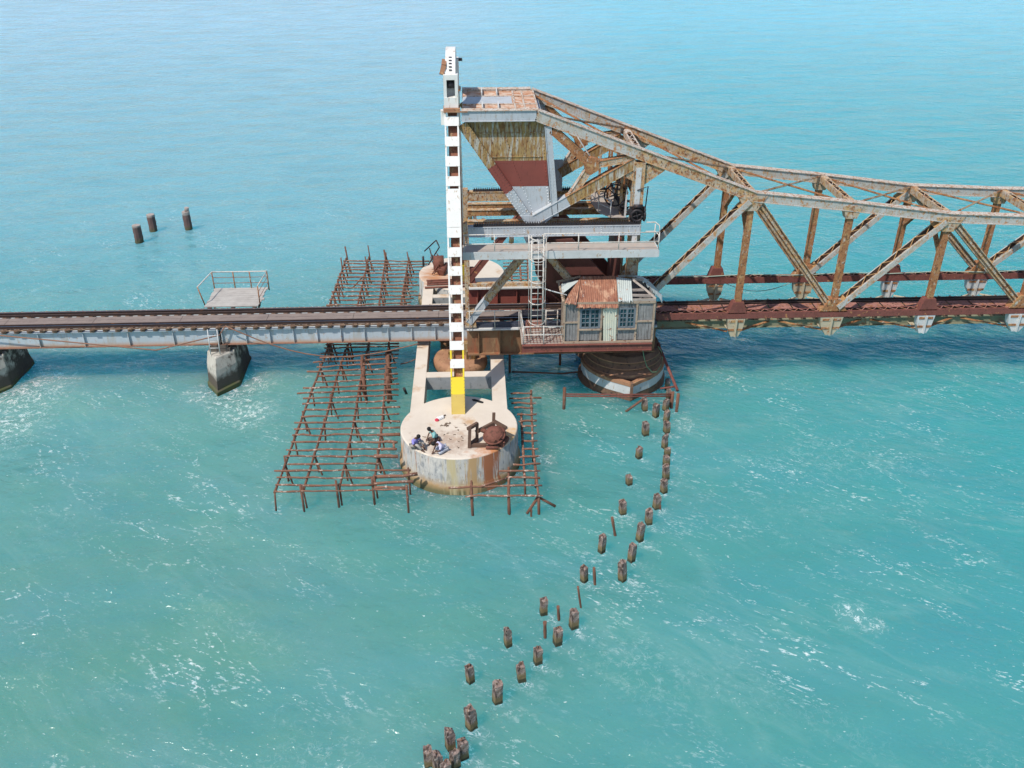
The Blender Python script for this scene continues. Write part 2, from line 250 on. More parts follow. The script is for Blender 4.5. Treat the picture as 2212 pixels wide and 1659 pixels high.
# ------------------------------------------------------------------ sea
def make_sea():
    m = bpy.data.materials.new('sea_water'); m.use_nodes = True; t = m.node_tree; N = t.nodes; L = t.links; b = N['Principled BSDF']
    geo = N.new('ShaderNodeNewGeometry')
    def noise(scale, detail=4, vec=(1, 1), rot=0, off=(0, 0, 0), rough=.55, dist=0.):   # vec = stretch along / across the direction rot
        mp = N.new('ShaderNodeMapping'); mp.vector_type = 'TEXTURE'; L.new(geo.outputs['Position'], mp.inputs[0]); mp.inputs['Scale'].default_value = (vec[0], vec[1], 1)
        mp.inputs['Rotation'].default_value = (0, 0, R(rot)); mp.inputs['Location'].default_value = off
        n = N.new('ShaderNodeTexNoise'); L.new(mp.outputs[0], n.inputs['Vector']); n.inputs['Scale'].default_value = scale
        n.inputs['Detail'].default_value = detail; n.inputs['Roughness'].default_value = rough; n.inputs['Distortion'].default_value = dist
        return n.outputs['Fac']
    def math_(op, a, bb=None, c=None, clamp=False):
        x = N.new('ShaderNodeMath'); x.operation = op; x.use_clamp = clamp
        for i, q in enumerate((a, bb, c)):
            if q is None: continue
            if isinstance(q, (int, float)): x.inputs[i].default_value = q
            else: L.new(q, x.inputs[i])
        return x.outputs[0]
    def rng(f, lo, hi, a=0., bb=1.):
        r = N.new('ShaderNodeMapRange'); L.new(f, r.inputs[0]); r.inputs[1].default_value = lo; r.inputs[2].default_value = hi
        r.inputs[3].default_value = a; r.inputs[4].default_value = bb; return r.outputs[0]
    def mix(f, a, bb):
        x = N.new('ShaderNodeMix'); x.data_type = 'RGBA'; L.new(f, x.inputs[0])
        for i, q in ((6, a), (7, bb)):
            if isinstance(q, tuple): x.inputs[i].default_value = (*q, 1)
            else: L.new(q, x.inputs[i])
        return x.outputs[2]
    col = mix(rng(noise(.045, 4, dist=.6, off=(3, 8, 0)), .36, .64), SEA1, SEA2)
    col = mix(rng(noise(.22, 5, (2.2, 1), -35), .42, .72, 0, .55), col, SEA3)
    sp = N.new('ShaderNodeSeparateXYZ'); L.new(geo.outputs['Position'], sp.inputs[0])
    mid_ = rng(sp.outputs[1], -18, 25); col = mix(mid_, col, SEAMID); far = rng(sp.outputs[1], 8, 135); col = mix(far, col, SEAFAR)  # far water paler and bluer: sky reflection put into the colour
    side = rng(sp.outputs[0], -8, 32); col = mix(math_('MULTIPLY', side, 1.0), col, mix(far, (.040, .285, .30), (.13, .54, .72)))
    vv = noise(.35, 5, (3, 1), 6, (2, 2, 0), .6); col = mix(rng(vv, .45, .72, 0, .28), col, (.05, .25, .33))   # darker troughs
    # foam: curling threads inside drifting patches, thicker beside the piers
    th = noise(.9, 5, (1, 1), 0, (3, 9, 0), .6, 1.2); rid = rng(math_('ABSOLUTE', math_('SUBTRACT', th, .5)), .022, .0)
    th2 = noise(2.6, 4, (1, 1), 0, (8, 2, 0), .6, .8); rid2 = rng(math_('ABSOLUTE', math_('SUBTRACT', th2, .5)), .030, .0)
    rid = math_('MAXIMUM', rid, math_('MULTIPLY', rid2, .8))
    br = rng(noise(3.2, 4, off=(1, 1, 0)), .44, .60); rid = math_('MULTIPLY', rid, br)
    at_ = N.new('ShaderNodeAttribute'); at_.attribute_name = 'wash'; site = at_.outputs['Fac']
    patch = rng(noise(.14, 3, (1.6, 1), -30, off=(5, 0, 0)), .55, .70, 0, .22)
    mask = math_('MAXIMUM', site, patch); foam = math_('MULTIPLY', rid, mask, clamp=True)
    blot = rng(noise(2.2, 6, off=(2, 7, 0), dist=1., rough=.7), .60, .70); blot = math_('MULTIPLY', blot, rng(site, .35, 1)); foam = math_('MAXIMUM', foam, blot)
    # glints painted as white colour, and little breaking crests: thin wind lines broken into specks, gathered in patches
    ln = noise(.55, 4, (3.4, 1), -40, (9, 3, 0), .55, .5); ln = rng(math_('ABSOLUTE', math_('SUBTRACT', ln, .5)), .020, .0)
    ln2 = noise(.8, 4, (3.0, 1), -28, (1, 13, 0), .55, .5); ln2 = rng(math_('ABSOLUTE', math_('SUBTRACT', ln2, .52)), .018, .0)
    fine = rng(noise(8.5, 4, (1.9, 1), -20, (0, 4, 0), .7), .51, .60)
    pm = rng(noise(.30, 4, (1.8, 1), -40, off=(3, 1, 0)), .44, .66, .04, .85); pm2 = rng(noise(.09, 3, off=(4, 4, 0)), .36, .58, .3, 1)
    spk = math_('MULTIPLY', math_('MULTIPLY', math_('MAXIMUM', ln, ln2), fine), math_('MULTIPLY', pm, pm2))
    lone = math_('MULTIPLY', rng(noise(9.0, 3, (1.7, 1), -15, (3, 3, 0)), .68, .75), rng(noise(.4, 3, off=(6, 6, 0)), .40, .62, .12, .6))
    foam = math_('MAXIMUM', foam, math_('MAXIMUM', spk, lone), clamp=True)  # painted glint specks join the foam mask
    # pale smears of aerated water under the surface
    smear = math_('MULTIPLY', rng(math_('ABSOLUTE', math_('SUBTRACT', noise(.28, 5, (3.2, 1), -38, (2, 2, 0), .6, .8), .5)), .05, .0), rng(noise(.12, 3),   .42, .65, .0, .14)); smear = math_('MAXIMUM', smear, math_('MULTIPLY', site, .16))
    col = mix(smear, col, (.32, .48, .46))
    nearf = rng(sp.outputs[1], 40, 5); foam = math_('MULTIPLY', foam, rng(nearf, 0, 1, .25, 1))
    col = mix(foam, col, (.84, .90, .90))
    L.new(col, b.inputs['Base Color']); b.inputs['IOR'].default_value = 1.33
    b.subsurface_method = 'BURLEY'; b.inputs['Subsurface Weight'].default_value = 1.0; b.inputs['Subsurface Radius'].default_value = (.20, .95, 1.5); b.inputs['Subsurface Scale'].default_value = 6.5
    L.new(rng(foam, 0, 1, .12, .7), b.inputs['Roughness'])
    h = math_('ADD', math_('MULTIPLY', noise(.28, 3, (2.2, 1), 8), .9), math_('MULTIPLY', noise(1.0, 4, (2.0, 1), -18), .30))
    h = math_('ADD', h, math_('MULTIPLY', noise(3.0, 4, (1.9, 1), -24), .13)); h = math_('ADD', h, math_('MULTIPLY', noise(10, 3, (1.5, 1), 5), .016))
    bp = N.new('ShaderNodeBump'); bp.inputs['Strength'].default_value = .95; bp.inputs['Distance'].default_value = .9
    L.new(h, bp.inputs['Height']); L.new(bp.outputs[0], b.inputs['Normal'])
    M['sea'] = m
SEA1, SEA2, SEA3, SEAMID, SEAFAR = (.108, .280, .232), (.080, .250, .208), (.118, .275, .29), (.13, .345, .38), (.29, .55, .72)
FOAM = [(-13.75, -2.5, .4, 1.3), (-11.75, -1.4, .5, 1.7), (-12.2, -3.3, .4, 1.6), (-11.2, -4.6, .1, 1.7), (-23.6, -2.6, 1.0, 2.6), (-23.9, -5.2, 1.2, 3.0), (-25.2, -7.5, 1.2, 3.2), (-22.6, -.6, .3, 1.6), (11.4, -6.6, .0, .7), (4.1, -9.4, 0, .5), (15.0, -20.3, .0, .75), (15.6, -20.9, .0, .5)]
make_sea()
WASH = []      # (x, y, r, strength): where the swell breaks on something
# ------------------------------------------------------------------ approach spans, track
XL, XR = -29.0, 36.0
def girder_span(x0, x1, stiff, label):
    t = thing('girder_span', label, 'bridge span', ((x0+x1)/2, 0, 2.25), 'plate girder approach spans')
    for sy in (-1, 1):
        y = sy*.95; m = MB(); m.box(x0, x1, y-.012, y+.012, 2.27, 3.13)
        m.box(x0, x1, y-.17, y+.17, 3.13, 3.16); m.mi = 1; m.box(x0, x1, y-.17, y+.17, 2.24, 2.27); m.mi = 0
        n = int((x1-x0)/stiff)
        for i in range(n+1):
            x = x0+.06+(x1-x0-.12)*i/n; m.box(x-.015, x+.015, y-.12, y+.12, 2.272, 3.128)
        f = -1
        m.rivets((x0, y-.013, 3.06), (x1, y-.013, 3.06), (0, -1, 0), .18, .018); m.rivets((x0, y-.013, 2.36), (x1, y-.013, 2.36), (0, -1, 0), .18, .018)
        m.build('plate_girder', ['girder', 'rustrod'], t)
    n = max(2, int((x1-x0)/1.6))
    for i in range(n):
        a, b2 = x0+(x1-x0)*i/n, x0+(x1-x0)*(i+1)/n; m = MB(); s = 1 if i % 2 else -1
        m.bar((a, -.8*s, 2.4), (b2, .8*s, 2.4), .08, .05, (0, 0, 1)); m.build('cross_brace', 'rustrod', t)
    return t
girder_span(XL, -24.95, 2.0, 'pale girder span entering the photo at its left edge')
girder_span(-24.85, -12.9, 2.0, 'long pale plate girder span between the two cutwater piers')
girder_span(-12.8, 1.3, 1.18, 'closely stiffened pale girder span from cutwater pier to the white tower')
track = thing('railway_track', 'rusty railway track with guard rails running the length of the bridge', 'railway track', (0, 0, 3.16))
for y in (-.86, .86, -.60, .60):
    m = MB(); z = 3.31; hd = .145 if abs(y) > .7 else .12
    m.box(XL, XR, y-.065, y+.065, z, z+.02); m.box(XL, XR, y-.012, y+.012, z+.02, z+hd-.04); m.box(XL, XR, y-.035, y+.035, z+hd-.04, z+hd-.004)
    m.mi = 1; m.box(XL, XR, y-.028, y+.028, z+hd-.0035, z+hd)
    m.build('running_rail' if abs(y) > .7 else 'guard_rail', ['rail', 'railtop' if abs(y) > .7 else 'rail'], track)
me0 = None; x = XL+.3; ns = 0
while x < XR and ns < 100:
    if me0 is None:
        m = MB(); m.box(-.11, .11, -1.16, 1.16, 0, .14)
        for y in (-.86, .86, -1.12, 1.12): m.box(-.09, .09, y-.10, y+.10, .141, .152); m.tube([(0, y+.09, .15), (0, y+.09, .20)], .025, 5)
        s0 = m.build('sleeper', 'sleeper', track); me0 = s0.data; s0.location = (x, 0, .004)
        for v_ in me0.vertices: v_.co += V((0, 0, 3.16))
    else:
        s = s0.copy(); COL.objects.link(s); s.parent = track; s.location = (x, random.uniform(-.03, .03), .004)
    ns += 1; x += .66
for y in (-1.13, 1.13):
    m = MB(); m.box(XL, 9.5, y-.04, y+.04, 3.306, 3.36); m.build('outer_runner', 'sleeper', track)
for i in range(14):
    a = XL+i*4.65; m = MB(); m.box(a, min(a+4.63, XR), -.40, -.02, 3.306, 3.345); m.box(a, min(a+4.63, XR), 0, .36, 3.307, 3.348)
    if a < 9: m.build('walk_plank', 'plank', track)
# tie rods hung on the near face
rd = MB(); rd.tube([W(-60, 719, y=-1.30), W(337, 756.5, y=-1.30), W(655, 668+40, y=-1.20)][:2]+[W(474, 724, y=-1.26), W(651-165, 705, y=-1.2)], .035)
tag(rd.build('tie_rod', 'rustrod'), 'bent rusty rod hanging across the long left girder', 'rod')
rd = MB(); pts = []
for k in range(13):
    t_ = k/12; xx = 486+(905-486)*t_; yy = 704+(742-704)*t_+ (math.sin(math.pi*t_)**1.0)*46
    pts.append(W(xx, yy, y=-1.35))
rd.tube(pts, .032); tag(rd.build('hanging_cable', 'rustrod'), 'rusty hanging cable sagging below the girder nearest the white tower', 'cable')
# ------------------------------------------------------------------ cutwater piers
def cut_pier(x, label):
    t = thing('bridge_pier', label, 'pier', (x, 0, 0), 'concrete cutwater piers')
    def ring(hw, ly, tip, z): return [V((x-hw, -ly, z)), V((x-.06, -tip, z)), V((x+hw, -ly, z)), V((x+hw, ly, z)), V((x, tip, z)), V((x-hw, ly, z))]
    m = MB(); lv = [ring(.90, 1.50, 2.74, -1.2), ring(.88, 1.48, 2.70, .16), ring(.83, 1.40, 2.52, .22), ring(.80, 1.32, 2.38, .85), ring(.79, 1.26, 2.25, 1.25), ring(.72, 1.04, 1.92, 1.83), ring(.68, 1.0, 1.84, 1.88)]
    for a, b2 in zip(lv, lv[1:]):
        for k in range(6): m.face([a[k], a[(k+1) % 6], b2[(k+1) % 6], b2[k]])
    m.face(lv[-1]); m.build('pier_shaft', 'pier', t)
    m = MB(); m.box(x-.55, x+.55, -1.2, -.7, 1.9, 2.08); m.box(x-.55, x+.55, .7, 1.2, 1.9, 2.08); m.box(x-.45, x+.45, -1.15, -.75, 2.08, 2.236); m.box(x-.45, x+.45, .75, 1.15, 2.08, 2.236)
    m.build('bearing', 'pierdark', t)
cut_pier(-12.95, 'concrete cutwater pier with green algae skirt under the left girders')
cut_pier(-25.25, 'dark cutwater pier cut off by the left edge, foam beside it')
# little access ladder at the pier
def ladder(name, label, x0, x1, y, z0, z1, mat, cage=False, sp=.3, tilt=0.):
    t = thing(name, label, 'ladder', ((x0+x1)/2, y, z0))
    for x in (x0, x1): m = MB(); m.tube([(x, y+tilt, z0), (x, y, z1)], .028); m.build('rail', mat, t)
    k = int((z1-z0)/sp)
    for i in range(1, k):
        z = z0+(z1-z0)*i/k; yy = y+tilt*(1-i/k); m = MB(); m.tube([(x0, yy, z), (x1, yy, z)], .02, 5); m.build('rung', mat, t)
    if cage:
        xc, r = (x0+x1)/2, (x1-x0)/2+.12; zs = [z0+1.0+i*(z1-z0-1.0)/4 for i in range(5)]
        for z in zs:
            m = MB(); m.tube([(xc+r*math.cos(a), y-.05-.62*math.sin(a), z) for a in [math.pi*k/10 for k in range(11)]], .022, 5); m.build('cage_hoop', mat, t)
        for a in (0.0, .25, .5, .75, 1.0):
            a *= math.pi; m = MB(); p = (xc+r*math.cos(a), y-.05-.62*math.sin(a)); m.tube([(*p, zs[0]), (*p, zs[-1])], .016, 5); m.build('cage_bar', mat, t)
    return t
ladder('access_ladder', 'small rusty ladder from the left girder down to its pier top', -13.35, -12.85, -1.35, 1.92, 3.3, 'offwhite', tilt=-.2)
# ------------------------------------------------------------------ refuge platform behind the track
t = thing('refuge_platform', 'timber refuge platform with pipe railing behind the left track', 'platform', (-12.7, 2.9, 3.2))
for i in range(9):
    y = 1.62+i*.285; m = MB(); dx = random.uniform(-.06, .06); m.box(-14.25+dx+.0*i, -11.2+random.uniform(-.08, .08), y, y+.27, 3.22, 3.27+random.uniform(0, .01)); m.build('deck_board', 'deckwood', t)
for x in (-14.0, -12.7, -11.5): m = MB(); m.box(x-.08, x+.08, .6, 4.15, 3.05, 3.215); m.build('joist', 'dark', t)
for x in (-14.0, -11.5): m = MB(); m.bar((x, 4.0, 3.05), (x, 1.1, 2.35), .08, .08); m.build('bracket', 'dark', t)
rp = [(-14.35, 2.0), (-14.3, 4.15), (-13.1, 4.15), (-12.15, 4.15), (-11.15, 4.15), (-11.25, 2.0)]
for k, (x, y) in enumerate(rp):
    m = MB(); m.tube([(x+(.0 if k else .05), y, 3.1), (x-(.22 if k == 0 else 0), y, 4.3)], .035); m.build('railing_post', 'steel_rust', t)
m = MB(); m.tube([(-14.57, 2.0, 4.3), (-14.3, 4.15, 4.3), (-11.15, 4.15, 4.3), (-11.25, 2.0, 4.3)], .035); m.build('handrail', 'railpaint', t)
for z in (3.6, 3.95): m = MB(); m.tube([(-14.3, 4.15, z), (-11.15, 4.15, z), (-11.25, 2.0, z)], .018); m.build('mid_rail', 'rustrod', t)
# ------------------------------------------------------------------ twin drum pier
t = thing('twin_drum_pier', 'pale concrete pier of two round drums joined by ladder-like beams', 'pier', (0, 0, 0))
for sy in (-1, 1):
    m = MB(); m.lathe((.05, 9.2*sy, 0), [(2.9, -1), (2.88, .30), (2.83, .42), (2.81, .46), (2.78, .50), (2.75, 1.84), (2.70, 1.90)], 64, [0, 0, 0, 0, 0, 1, 1]); m.build('drum', ['conc_side', 'conc_top'], t)
for x0, x1 in ((-2.32, -1.70), (1.66, 2.36)):
    m = MB(); m.hexa([(x0, -7.9, .95), (x1, -7.9, .95), (x1, 7.9, .95), (x0, 7.9, .95), (x0, -7.9, 1.897), (x1, -7.9, 1.897), (x1, 7.9, 1.897), (x0, 7.9, 1.897)]); m.build('long_beam', 'conc_top', t)
for y0, y1 in ((-4.5, -3.95), (3.95, 4.5), (5.4, 5.85)):
    m = MB(); m.box(-1.71, 1.67, y0, y1, 1.15, 1.885); m.mi = 1; m.box(-1.70, 1.66, y0-.01, y0, 1.15, 1.86); m.build('cross_beam', ['conc_top', 'conc_grey'], t)
t = thing('well_pier', 'round rust-stained pier with bulging cap between the long concrete beams', 'pier', (.03, -1.5, 0))
m = MB(); m.lathe((.03, -1.2, 0), [(1.25, -1), (1.2, .9), (1.22, 1.0)], 40); m.build('shaft', 'caisson', t)
m = MB(); m.lathe((.03, -1.55, 0), [(1.15, .75), (1.36, .86), (1.47, 1.1), (1.47, 1.32), (1.38, 1.5), (1.22, 1.57), (1.1, 1.55), (.2, 1.56)], 48); m.build('cap', 'rustcap', t)
m = MB(); m.box(-.62, -.22, -1.95, -1.7, 1.53, 1.95); m.box(.35, .85, -2.0, -1.7, 1.53, 2.0); m.box(-.3, .5, -1.5, -1.1, 1.53, 2.24)
for k in range(6): m.box(-.6+k*.075, -.57+k*.075, -2.0, -1.96, 1.9, 2.1); m.box(.36+k*.09, .39+k*.09, -2.06, -2.02, 1.6, 2.2)
m.build('bearing_shoe', 'steel_yellow', t)
m = MB(); m.lathe((.03, 1.6, 0), [(1.2, -1), (1.2, .95), (1.42, 1.2), (1.3, 1.45), (.2, 1.5)], 40); m.build('cap', 'rustcap', t)
# old boat-like rim below the cross beam
m = MB(); m.tube([(-.6+1.2*math.cos(a), -5.3+1.0*math.sin(a), .25) for a in [math.pi*2*k/20 for k in range(21)]], .09); tag(m.build('sunken_rim', 'wood'), 'curved pale rim in the dark water beneath the near cross beam', 'debris')
# ------------------------------------------------------------------ lift span support girders, caisson
t = thing('track_girders', 'pair of deep rusty plate girders carrying the lift span heel', 'girder', (5, 0, 2.3))
for sy in (-1, 1):
    y = 2.62*sy; m = MB(); x0, x1 = (.45, 10.4)
    m.box(x0, x1, y-.03, y+.03, 2.3, 3.72); m.box(x0, x1, y-.25, y+.25, 2.24, 2.3); m.mi = 1; m.box(x0, x1, y-.30, y+.30, 3.72, 3.80); m.mi = 0
    for k in range(9): x = x0+.6+k*1.12; m.box(x-.02, x+.02, y-.2, y+.2, 2.3, 3.72)
    m.build('plate_girder', ['girder_rust' if sy < 0 else 'maroon', 'offwhite'], t)
    m = MB(); m.box(x0+.15, x1, y-.13, y+.17, 3.80, 4.0) ; m.build('tread_beam', 'bluepipe' if sy < 0 else 'steel_mix', t)
for x in (1.0, 5.0, 9.0): m = MB(); m.box(x-.05, x+.05, -2.58, 2.58, 2.4, 3.1); m.build('diaphragm', 'maroon_dark', t)
t = thing('caisson_pier', 'dark rusty round pier with white painted boat-shaped collar', 'pier', (8.95, -1.4, 0))
m = MB(); m.lathe((8.95, -1.3, 0), [(2.45, -1), (2.4, .2), (2.3, .3), (2.2, .6)], 56); m.build('foot', 'caisson', t)
m = MB(); m.lathe((8.95, -1.45, 0), [(2.22, .4), (2.2, 1.08), (2.16, 1.24), (2.06, 1.27), (2.02, 1.50), (2.10, 1.52), (2.10, 1.58), (1.99, 1.60), (1.96, 1.86), (2.04, 1.88), (2.04, 1.94), (1.93, 1.96), (1.9, 2.2)], 56, [0, 1, 0, 0, 1, 1, 0, 0, 1, 1, 0, 0]); m.build('drum', ['caisson', 'rustcap'], t)
def prow(z, g=0.): 
    out = []
    for k in range(13):
        a = math.pi+ (math.pi)*k/12; out.append(V((8.95+(2.28+g)*math.cos(a), -1.45+(2.28+g)*math.sin(a)*(1.0+.22*(1-abs(k-6)/6)**1.5), z)))
    out[6].y -= .22; out[6].x += .05; return out
for z0, z1, mt, g in ((.14, .50, 'caisson', -.01), (.50, 1.02, 'offwhite', .0), (1.02, 1.2, 'rustcap', .03)):
    m = MB(); a, b2 = prow(z0, g), prow(z1, g); c, d = prow(z0, g-.25), prow(z1, g-.25)
    for k in range(12): m.face([a[k], a[k+1], b2[k+1], b2[k]]); m.face([b2[k], b2[k+1], d[k+1], d[k]]); m.face([a[k+1], a[k], c[k], c[k+1]])
    m.build('collar_band', mt, t)
m = MB(); q = prow(0)[6]; m.box(q.x-.07, q.x+.07, q.y-.06, q.y+.2, .25, 1.24); m.build('stem', 'caisson', t)
m = MB(); m.lathe((8.95, 1.6, 0), [(2.2, -1), (2.2, 1.1), (1.9, 1.3), (1.8, 2.2)], 40); m.build('rear_drum', 'caisson', t)
for y in (-3.0, 2.25): m = MB(); m.box(8.2, 9.6, y, y+.75, 1.7, 2.235); m.build('bearing_block', 'caisson', t)
# ------------------------------------------------------------------ the tower (A-frame across the track)
tow = thing('portal_tower', 'tall white and yellow A-shaped tower standing on both concrete drums', 'tower', (0, 0, 1.9))
B0, K0 = V((0, -8.2, 1.9)), V((0, -2.25, 15.0))
def leg_t(py):
    lo, hi = 0., 1.
    for _ in range(40):
        mid = (lo+hi)/2
        if PY(lerp(B0, K0, mid)) > py: lo = mid
        else: hi = mid
    return (lo+hi)/2
def z22y(y): return 420.2+y*.2451
def z1y(y): return 81.3+y*.2451
bat = [(z22y(a), z22y(b)) for a, b in [(1530, 1450), (1370, 1290), (1210, 1127), (1045, 962), (880, 798), (716, 632), (550, 465), (380, 290)]]
bat += [(z22y(287), z1y(1332)), (z1y(1308), z1y(1222)), (z1y(1135), z1y(1045)), (z1y(958), z1y(872)), (z1y(778), z1y(692))]
for sy in (1, -1):
    def F(t_, sx, dn, sy=sy):    # along leg, sideways, inwards
        p = lerp(B0, K0, t_); a = (K0-B0).normalized(); n = V((0, a.z, -a.y)); p = p+V((sx, 0, 0))+n*dn; return V((p.x, p.y*sy, p.z))
    ty, ty2 = leg_t(815), leg_t(z22y(1300))
    lg = MB()
    def slab(m, t0, t1, s0, s1, d0, d1): m.hexa([F(t0, s0, d0), F(t0, s1, d0), F(t0, s1, d1), F(t0, s0, d1), F(t1, s0, d0), F(t1, s1, d0), F(t1, s1, d1), F(t1, s0, d1)])
    for s0, s1 in ((-.33, -.255), (.255, .33)):
        lg.mi = 1; slab(lg, leg_t(780)*.0+ty, ty2, s0, s1, 0, .55); lg.mi = 0; slab(lg, ty2, 1, s0, s1, 0, .55)
    lg.mi = 3; slab(lg, ty, 1, -.17, .254, .30, .36)
    for k in range(60):
        t_ = ty+(1-ty)*k/60
        if k % 4 == 0: lg.mi = 1 if t_ < ty2 else 0
    lg.mi = 2; slab(lg, 0, leg_t(852), -.325, .325, 0, .56); lg.mi = 1
    slab(lg, leg_t(852), ty, -.327, .327, -.003, .563)
    for sx in (-.30, .30): lg.mi = 2; lg.rivets(F(.0, sx, -.004), F(ty, sx, -.004), F(0, 0, -1)-F(0, 0, 0), .16, .03)
    lo = lg.build('leg', ['white', 'yellow', 'ochre', 'windowrust'], tow)
    for a, b2 in bat:
        m = MB(); t0, t1 = leg_t(a), leg_t(b2); slab(m, t0, t1, -.336, .336, -.016, -.002)
        m.build('batten_plate', 'white', lo)
# knee band and hood
m = MB(); m.box(-.37, .40, -2.5, -1.7, 14.86, 14.95); m.box(-.37, .75, -2.56, -2.5, 14.80, 14.86); m.box(-.37, .40, 1.7, 2.5, 14.86, 14.95); m.build('knee_band', 'rustcap', tow)
for sy in (-1, 1):
    m = MB()
    def bx(x0, x1, y0, y1, z0, z1, m=m, sy=sy): a, b2 = sorted((y0*sy, y1*sy)); m.box(x0, x1, a, b2, z0, z1)
    bx(-.33, .33, 1.75, 2.28, 14.96, 15.42); bx(-.33, -.19, 1.70, 2.26, 15.42, 16.42); bx(.19, .33, 1.70, 2.26, 15.42, 16.42); bx(-.19, .19, 1.70, 2.26, 16.2, 16.42)
    m.mi = 1; bx(-.188, .188, 1.70, 1.78, 15.42, 16.2)
    m.build('sheave_housing', ['white', 'steel_grey'], tow)
    m = MB(); m.tube([(-.16, 2.0*sy, 15.95), (.16, 2.0*sy, 15.95)], .17, 14); m.build('sheave', 'dark', tow)
outer = [(-2.02, 16.42), (-1.75, 16.72), (-1.35, 16.98), (-.8, 17.15), (-.25, 17.22), (.25, 17.22), (.8, 17.15), (1.35, 16.98), (1.75, 16.72), (2.02, 16.42)]
inner = [(y*.72, 15.1+(z-16.42)*1.6) if False else (y*.74, z-.55-.15*abs(y)) for y, z in outer]
m = MB()
for sx in (-.22, .19):
    for (a, b2, c, d) in zip(outer, outer[1:], inner, inner[1:]):
        m.hexa([(sx, c[0], c[1]), (sx+.03, c[0], c[1]), (sx+.03, d[0], d[1]), (sx, d[0], d[1]), (sx, a[0], a[1]), (sx+.03, a[0], a[1]), (sx+.03, b2[0], b2[1]), (sx, b2[0], b2[1])])
for a, b2 in zip(outer, outer[1:]): m.bar((0, a[0], a[1]), (0, b2[0], b2[1]), .46, .03, (1, 0, 0), on=.017 if True else 0)
m.build('crown_arch', 'white', tow)
for k, py in enumerate((124.7, 131.4, 138, 145, 152)):
    for a, b2 in zip(outer[:4], outer[1:5]):
        p0, p1 = PY((0, *a)), PY((0, *b2))
        if p1 <= py <= p0:
            q = lerp((0, *a), (0, *b2), (p0-py)/(p0-p1)); d = (V((0, *b2))-V((0, *a))).normalized(); n = V((0, -d.z, d.y))
            if n.z < 0: n = -n
            m = MB(); m.bar(q+n*.035-d*.028, q+n*.035+d*.028, .14, .012, (1, 0, 0)); m.build('slot', 'dark', tow)
for p, q in (((-.30, -1.8, 16.75), (-.28, -1.3, 16.9)), ((-.40, -2.0, 16.4), (-.30, -1.8, 16.75))):
    m = MB(); m.bar(p, q, .12, .22); m.build('side_bracket', 'rustcap', tow)
m = MB(); m.box(.22, .52, 1.8, 2.0, 16.3, 16.42); m.build('lug', 'dark', tow)
m = MB(); m.box(-.50, -.34, -2.4, -2.1, 14.2, 14.85); m.build('lamp_box', 'white', tow)
# ------------------------------------------------------------------ rack frames (near and far)
def rack_frame(sy, label):
    near = sy < 0; t = thing('rack_frame', label, 'steel frame', (4.5, 2.75*sy, 3.8), 'toothed rack frames either side of the lift span')
    y = 2.75*sy; g = 'steel_grey' if near else 'steel_mix'
    m = box_member((.62, y, 9.1), (9.15, y, 9.1), .34, .46, fl=.03, top=0, riv=False); m.mi = 1; fy = y-.172
    for zz in (8.93, 9.27): m.rivets((.7, fy, zz), (9.1, fy, zz), (0, -1, 0), .15, .03)
    for xx in (1.6, 2.9, 3.4, 4.6, 5.8, 7.2, 8.6): m.rivets((xx, fy, 8.95), (xx, fy, 9.25), (0, -1, 0), .1, .03)
    m.build('rack_beam', [g, 'rivet' if near else g], t)
    m = MB(); m.box(.9, 9.1, y-.13, y+.13, 9.365, 9.42)
    x = .95
    while x < 9.05: m.hexa([(x, y-.12, 9.42), (x+.075, y-.12, 9.42), (x+.075, y+.12, 9.42), (x, y+.12, 9.42), (x+.02, y-.12, 9.51), (x+.055, y-.12, 9.51), (x+.055, y+.12, 9.51), (x+.02, y+.12, 9.51)]); x += .118
    m.build('toothed_rack', 'dark', t)
    m = MB(); m.prism([(3.3, y-.19*sy*-1*-1, 8.87), (4.75, y-.19*sy*-1*-1, 8.87), (4.35, y-.19*sy*-1*-1, 8.2), (3.6, y-.19*sy*-1*-1, 8.2)], (0, .38*(-sy)*-1*-1, 0)); m.build('gusset', g, t)
    ap = V((3.95, y, 8.6)); F1 = V((.55, y, 4.15)); F2 = V((7.6, y, 4.15)); br = V((1.35, y, 5.35))
    def col_member(a, b2, mt): m = MB(); m.bar(a, b2, .34, .30); m.bar(a, b2, .40, .02, on=.16); m.bar(a, b2, .40, .02, on=-.16); return m.build('inclined_leg', mt, t)
    if near:
        col_member(F1, lerp(F1, ap, .28), 'steel_grey'); col_member(lerp(F1, ap, .281), lerp(F1, ap, .86), 'steel_mix' if near else 'maroon'); col_member(lerp(F1, ap, .861), ap, 'steel_grey')
        col_member(ap, lerp(ap, F2, .14), 'steel_grey'); col_member(lerp(ap, F2, .141), F2, 'steel_mix')
    else: col_member(F1, ap, 'maroon_rust'); col_member(ap, F2, 'maroon_rust')
    m = MB(); m.prism([(.35, y-.16, 3.9), (.95, y-.16, 3.9), (.85, y-.16, 4.9), (.45, y-.16, 4.9)], (0, .32, 0)); m.build('foot', 'steel_mix' if near else 'maroon_rust', t); m = MB(); m.prism([(7.2, y-.16, 3.9), (8.0, y-.16, 3.9), (7.7, y-.16, 4.6), (7.4, y-.16, 4.6)], (0, .32, 0)); m.build('foot', 'steel_mix' if near else 'maroon_rust', t)
    m = MB(); m.box(.35, .62, y-.2, y+.2, 3.95, 9.5) if not near else m.box(.40, .60, y-.2, y+.2, 4.9, 9.55); m.build('end_post', 'steel_mix', t)
    m = MB(); m.box(8.75, 9.0, y-.17, y+.17, 8.0, 8.86); m.build('end_hanger', 'offwhite' if near else 'steel_mix', t)
rack_frame(-1, 'grey riveted frame with black toothed rack, nearest the camera behind the catwalk')
rack_frame(1, 'rust-brown frame with toothed rack on the far side of the lift span')
t = thing('cross_beams', 'brown steel beams spanning between the rack frames at mid height', 'beams', (4.5, 0, 9))
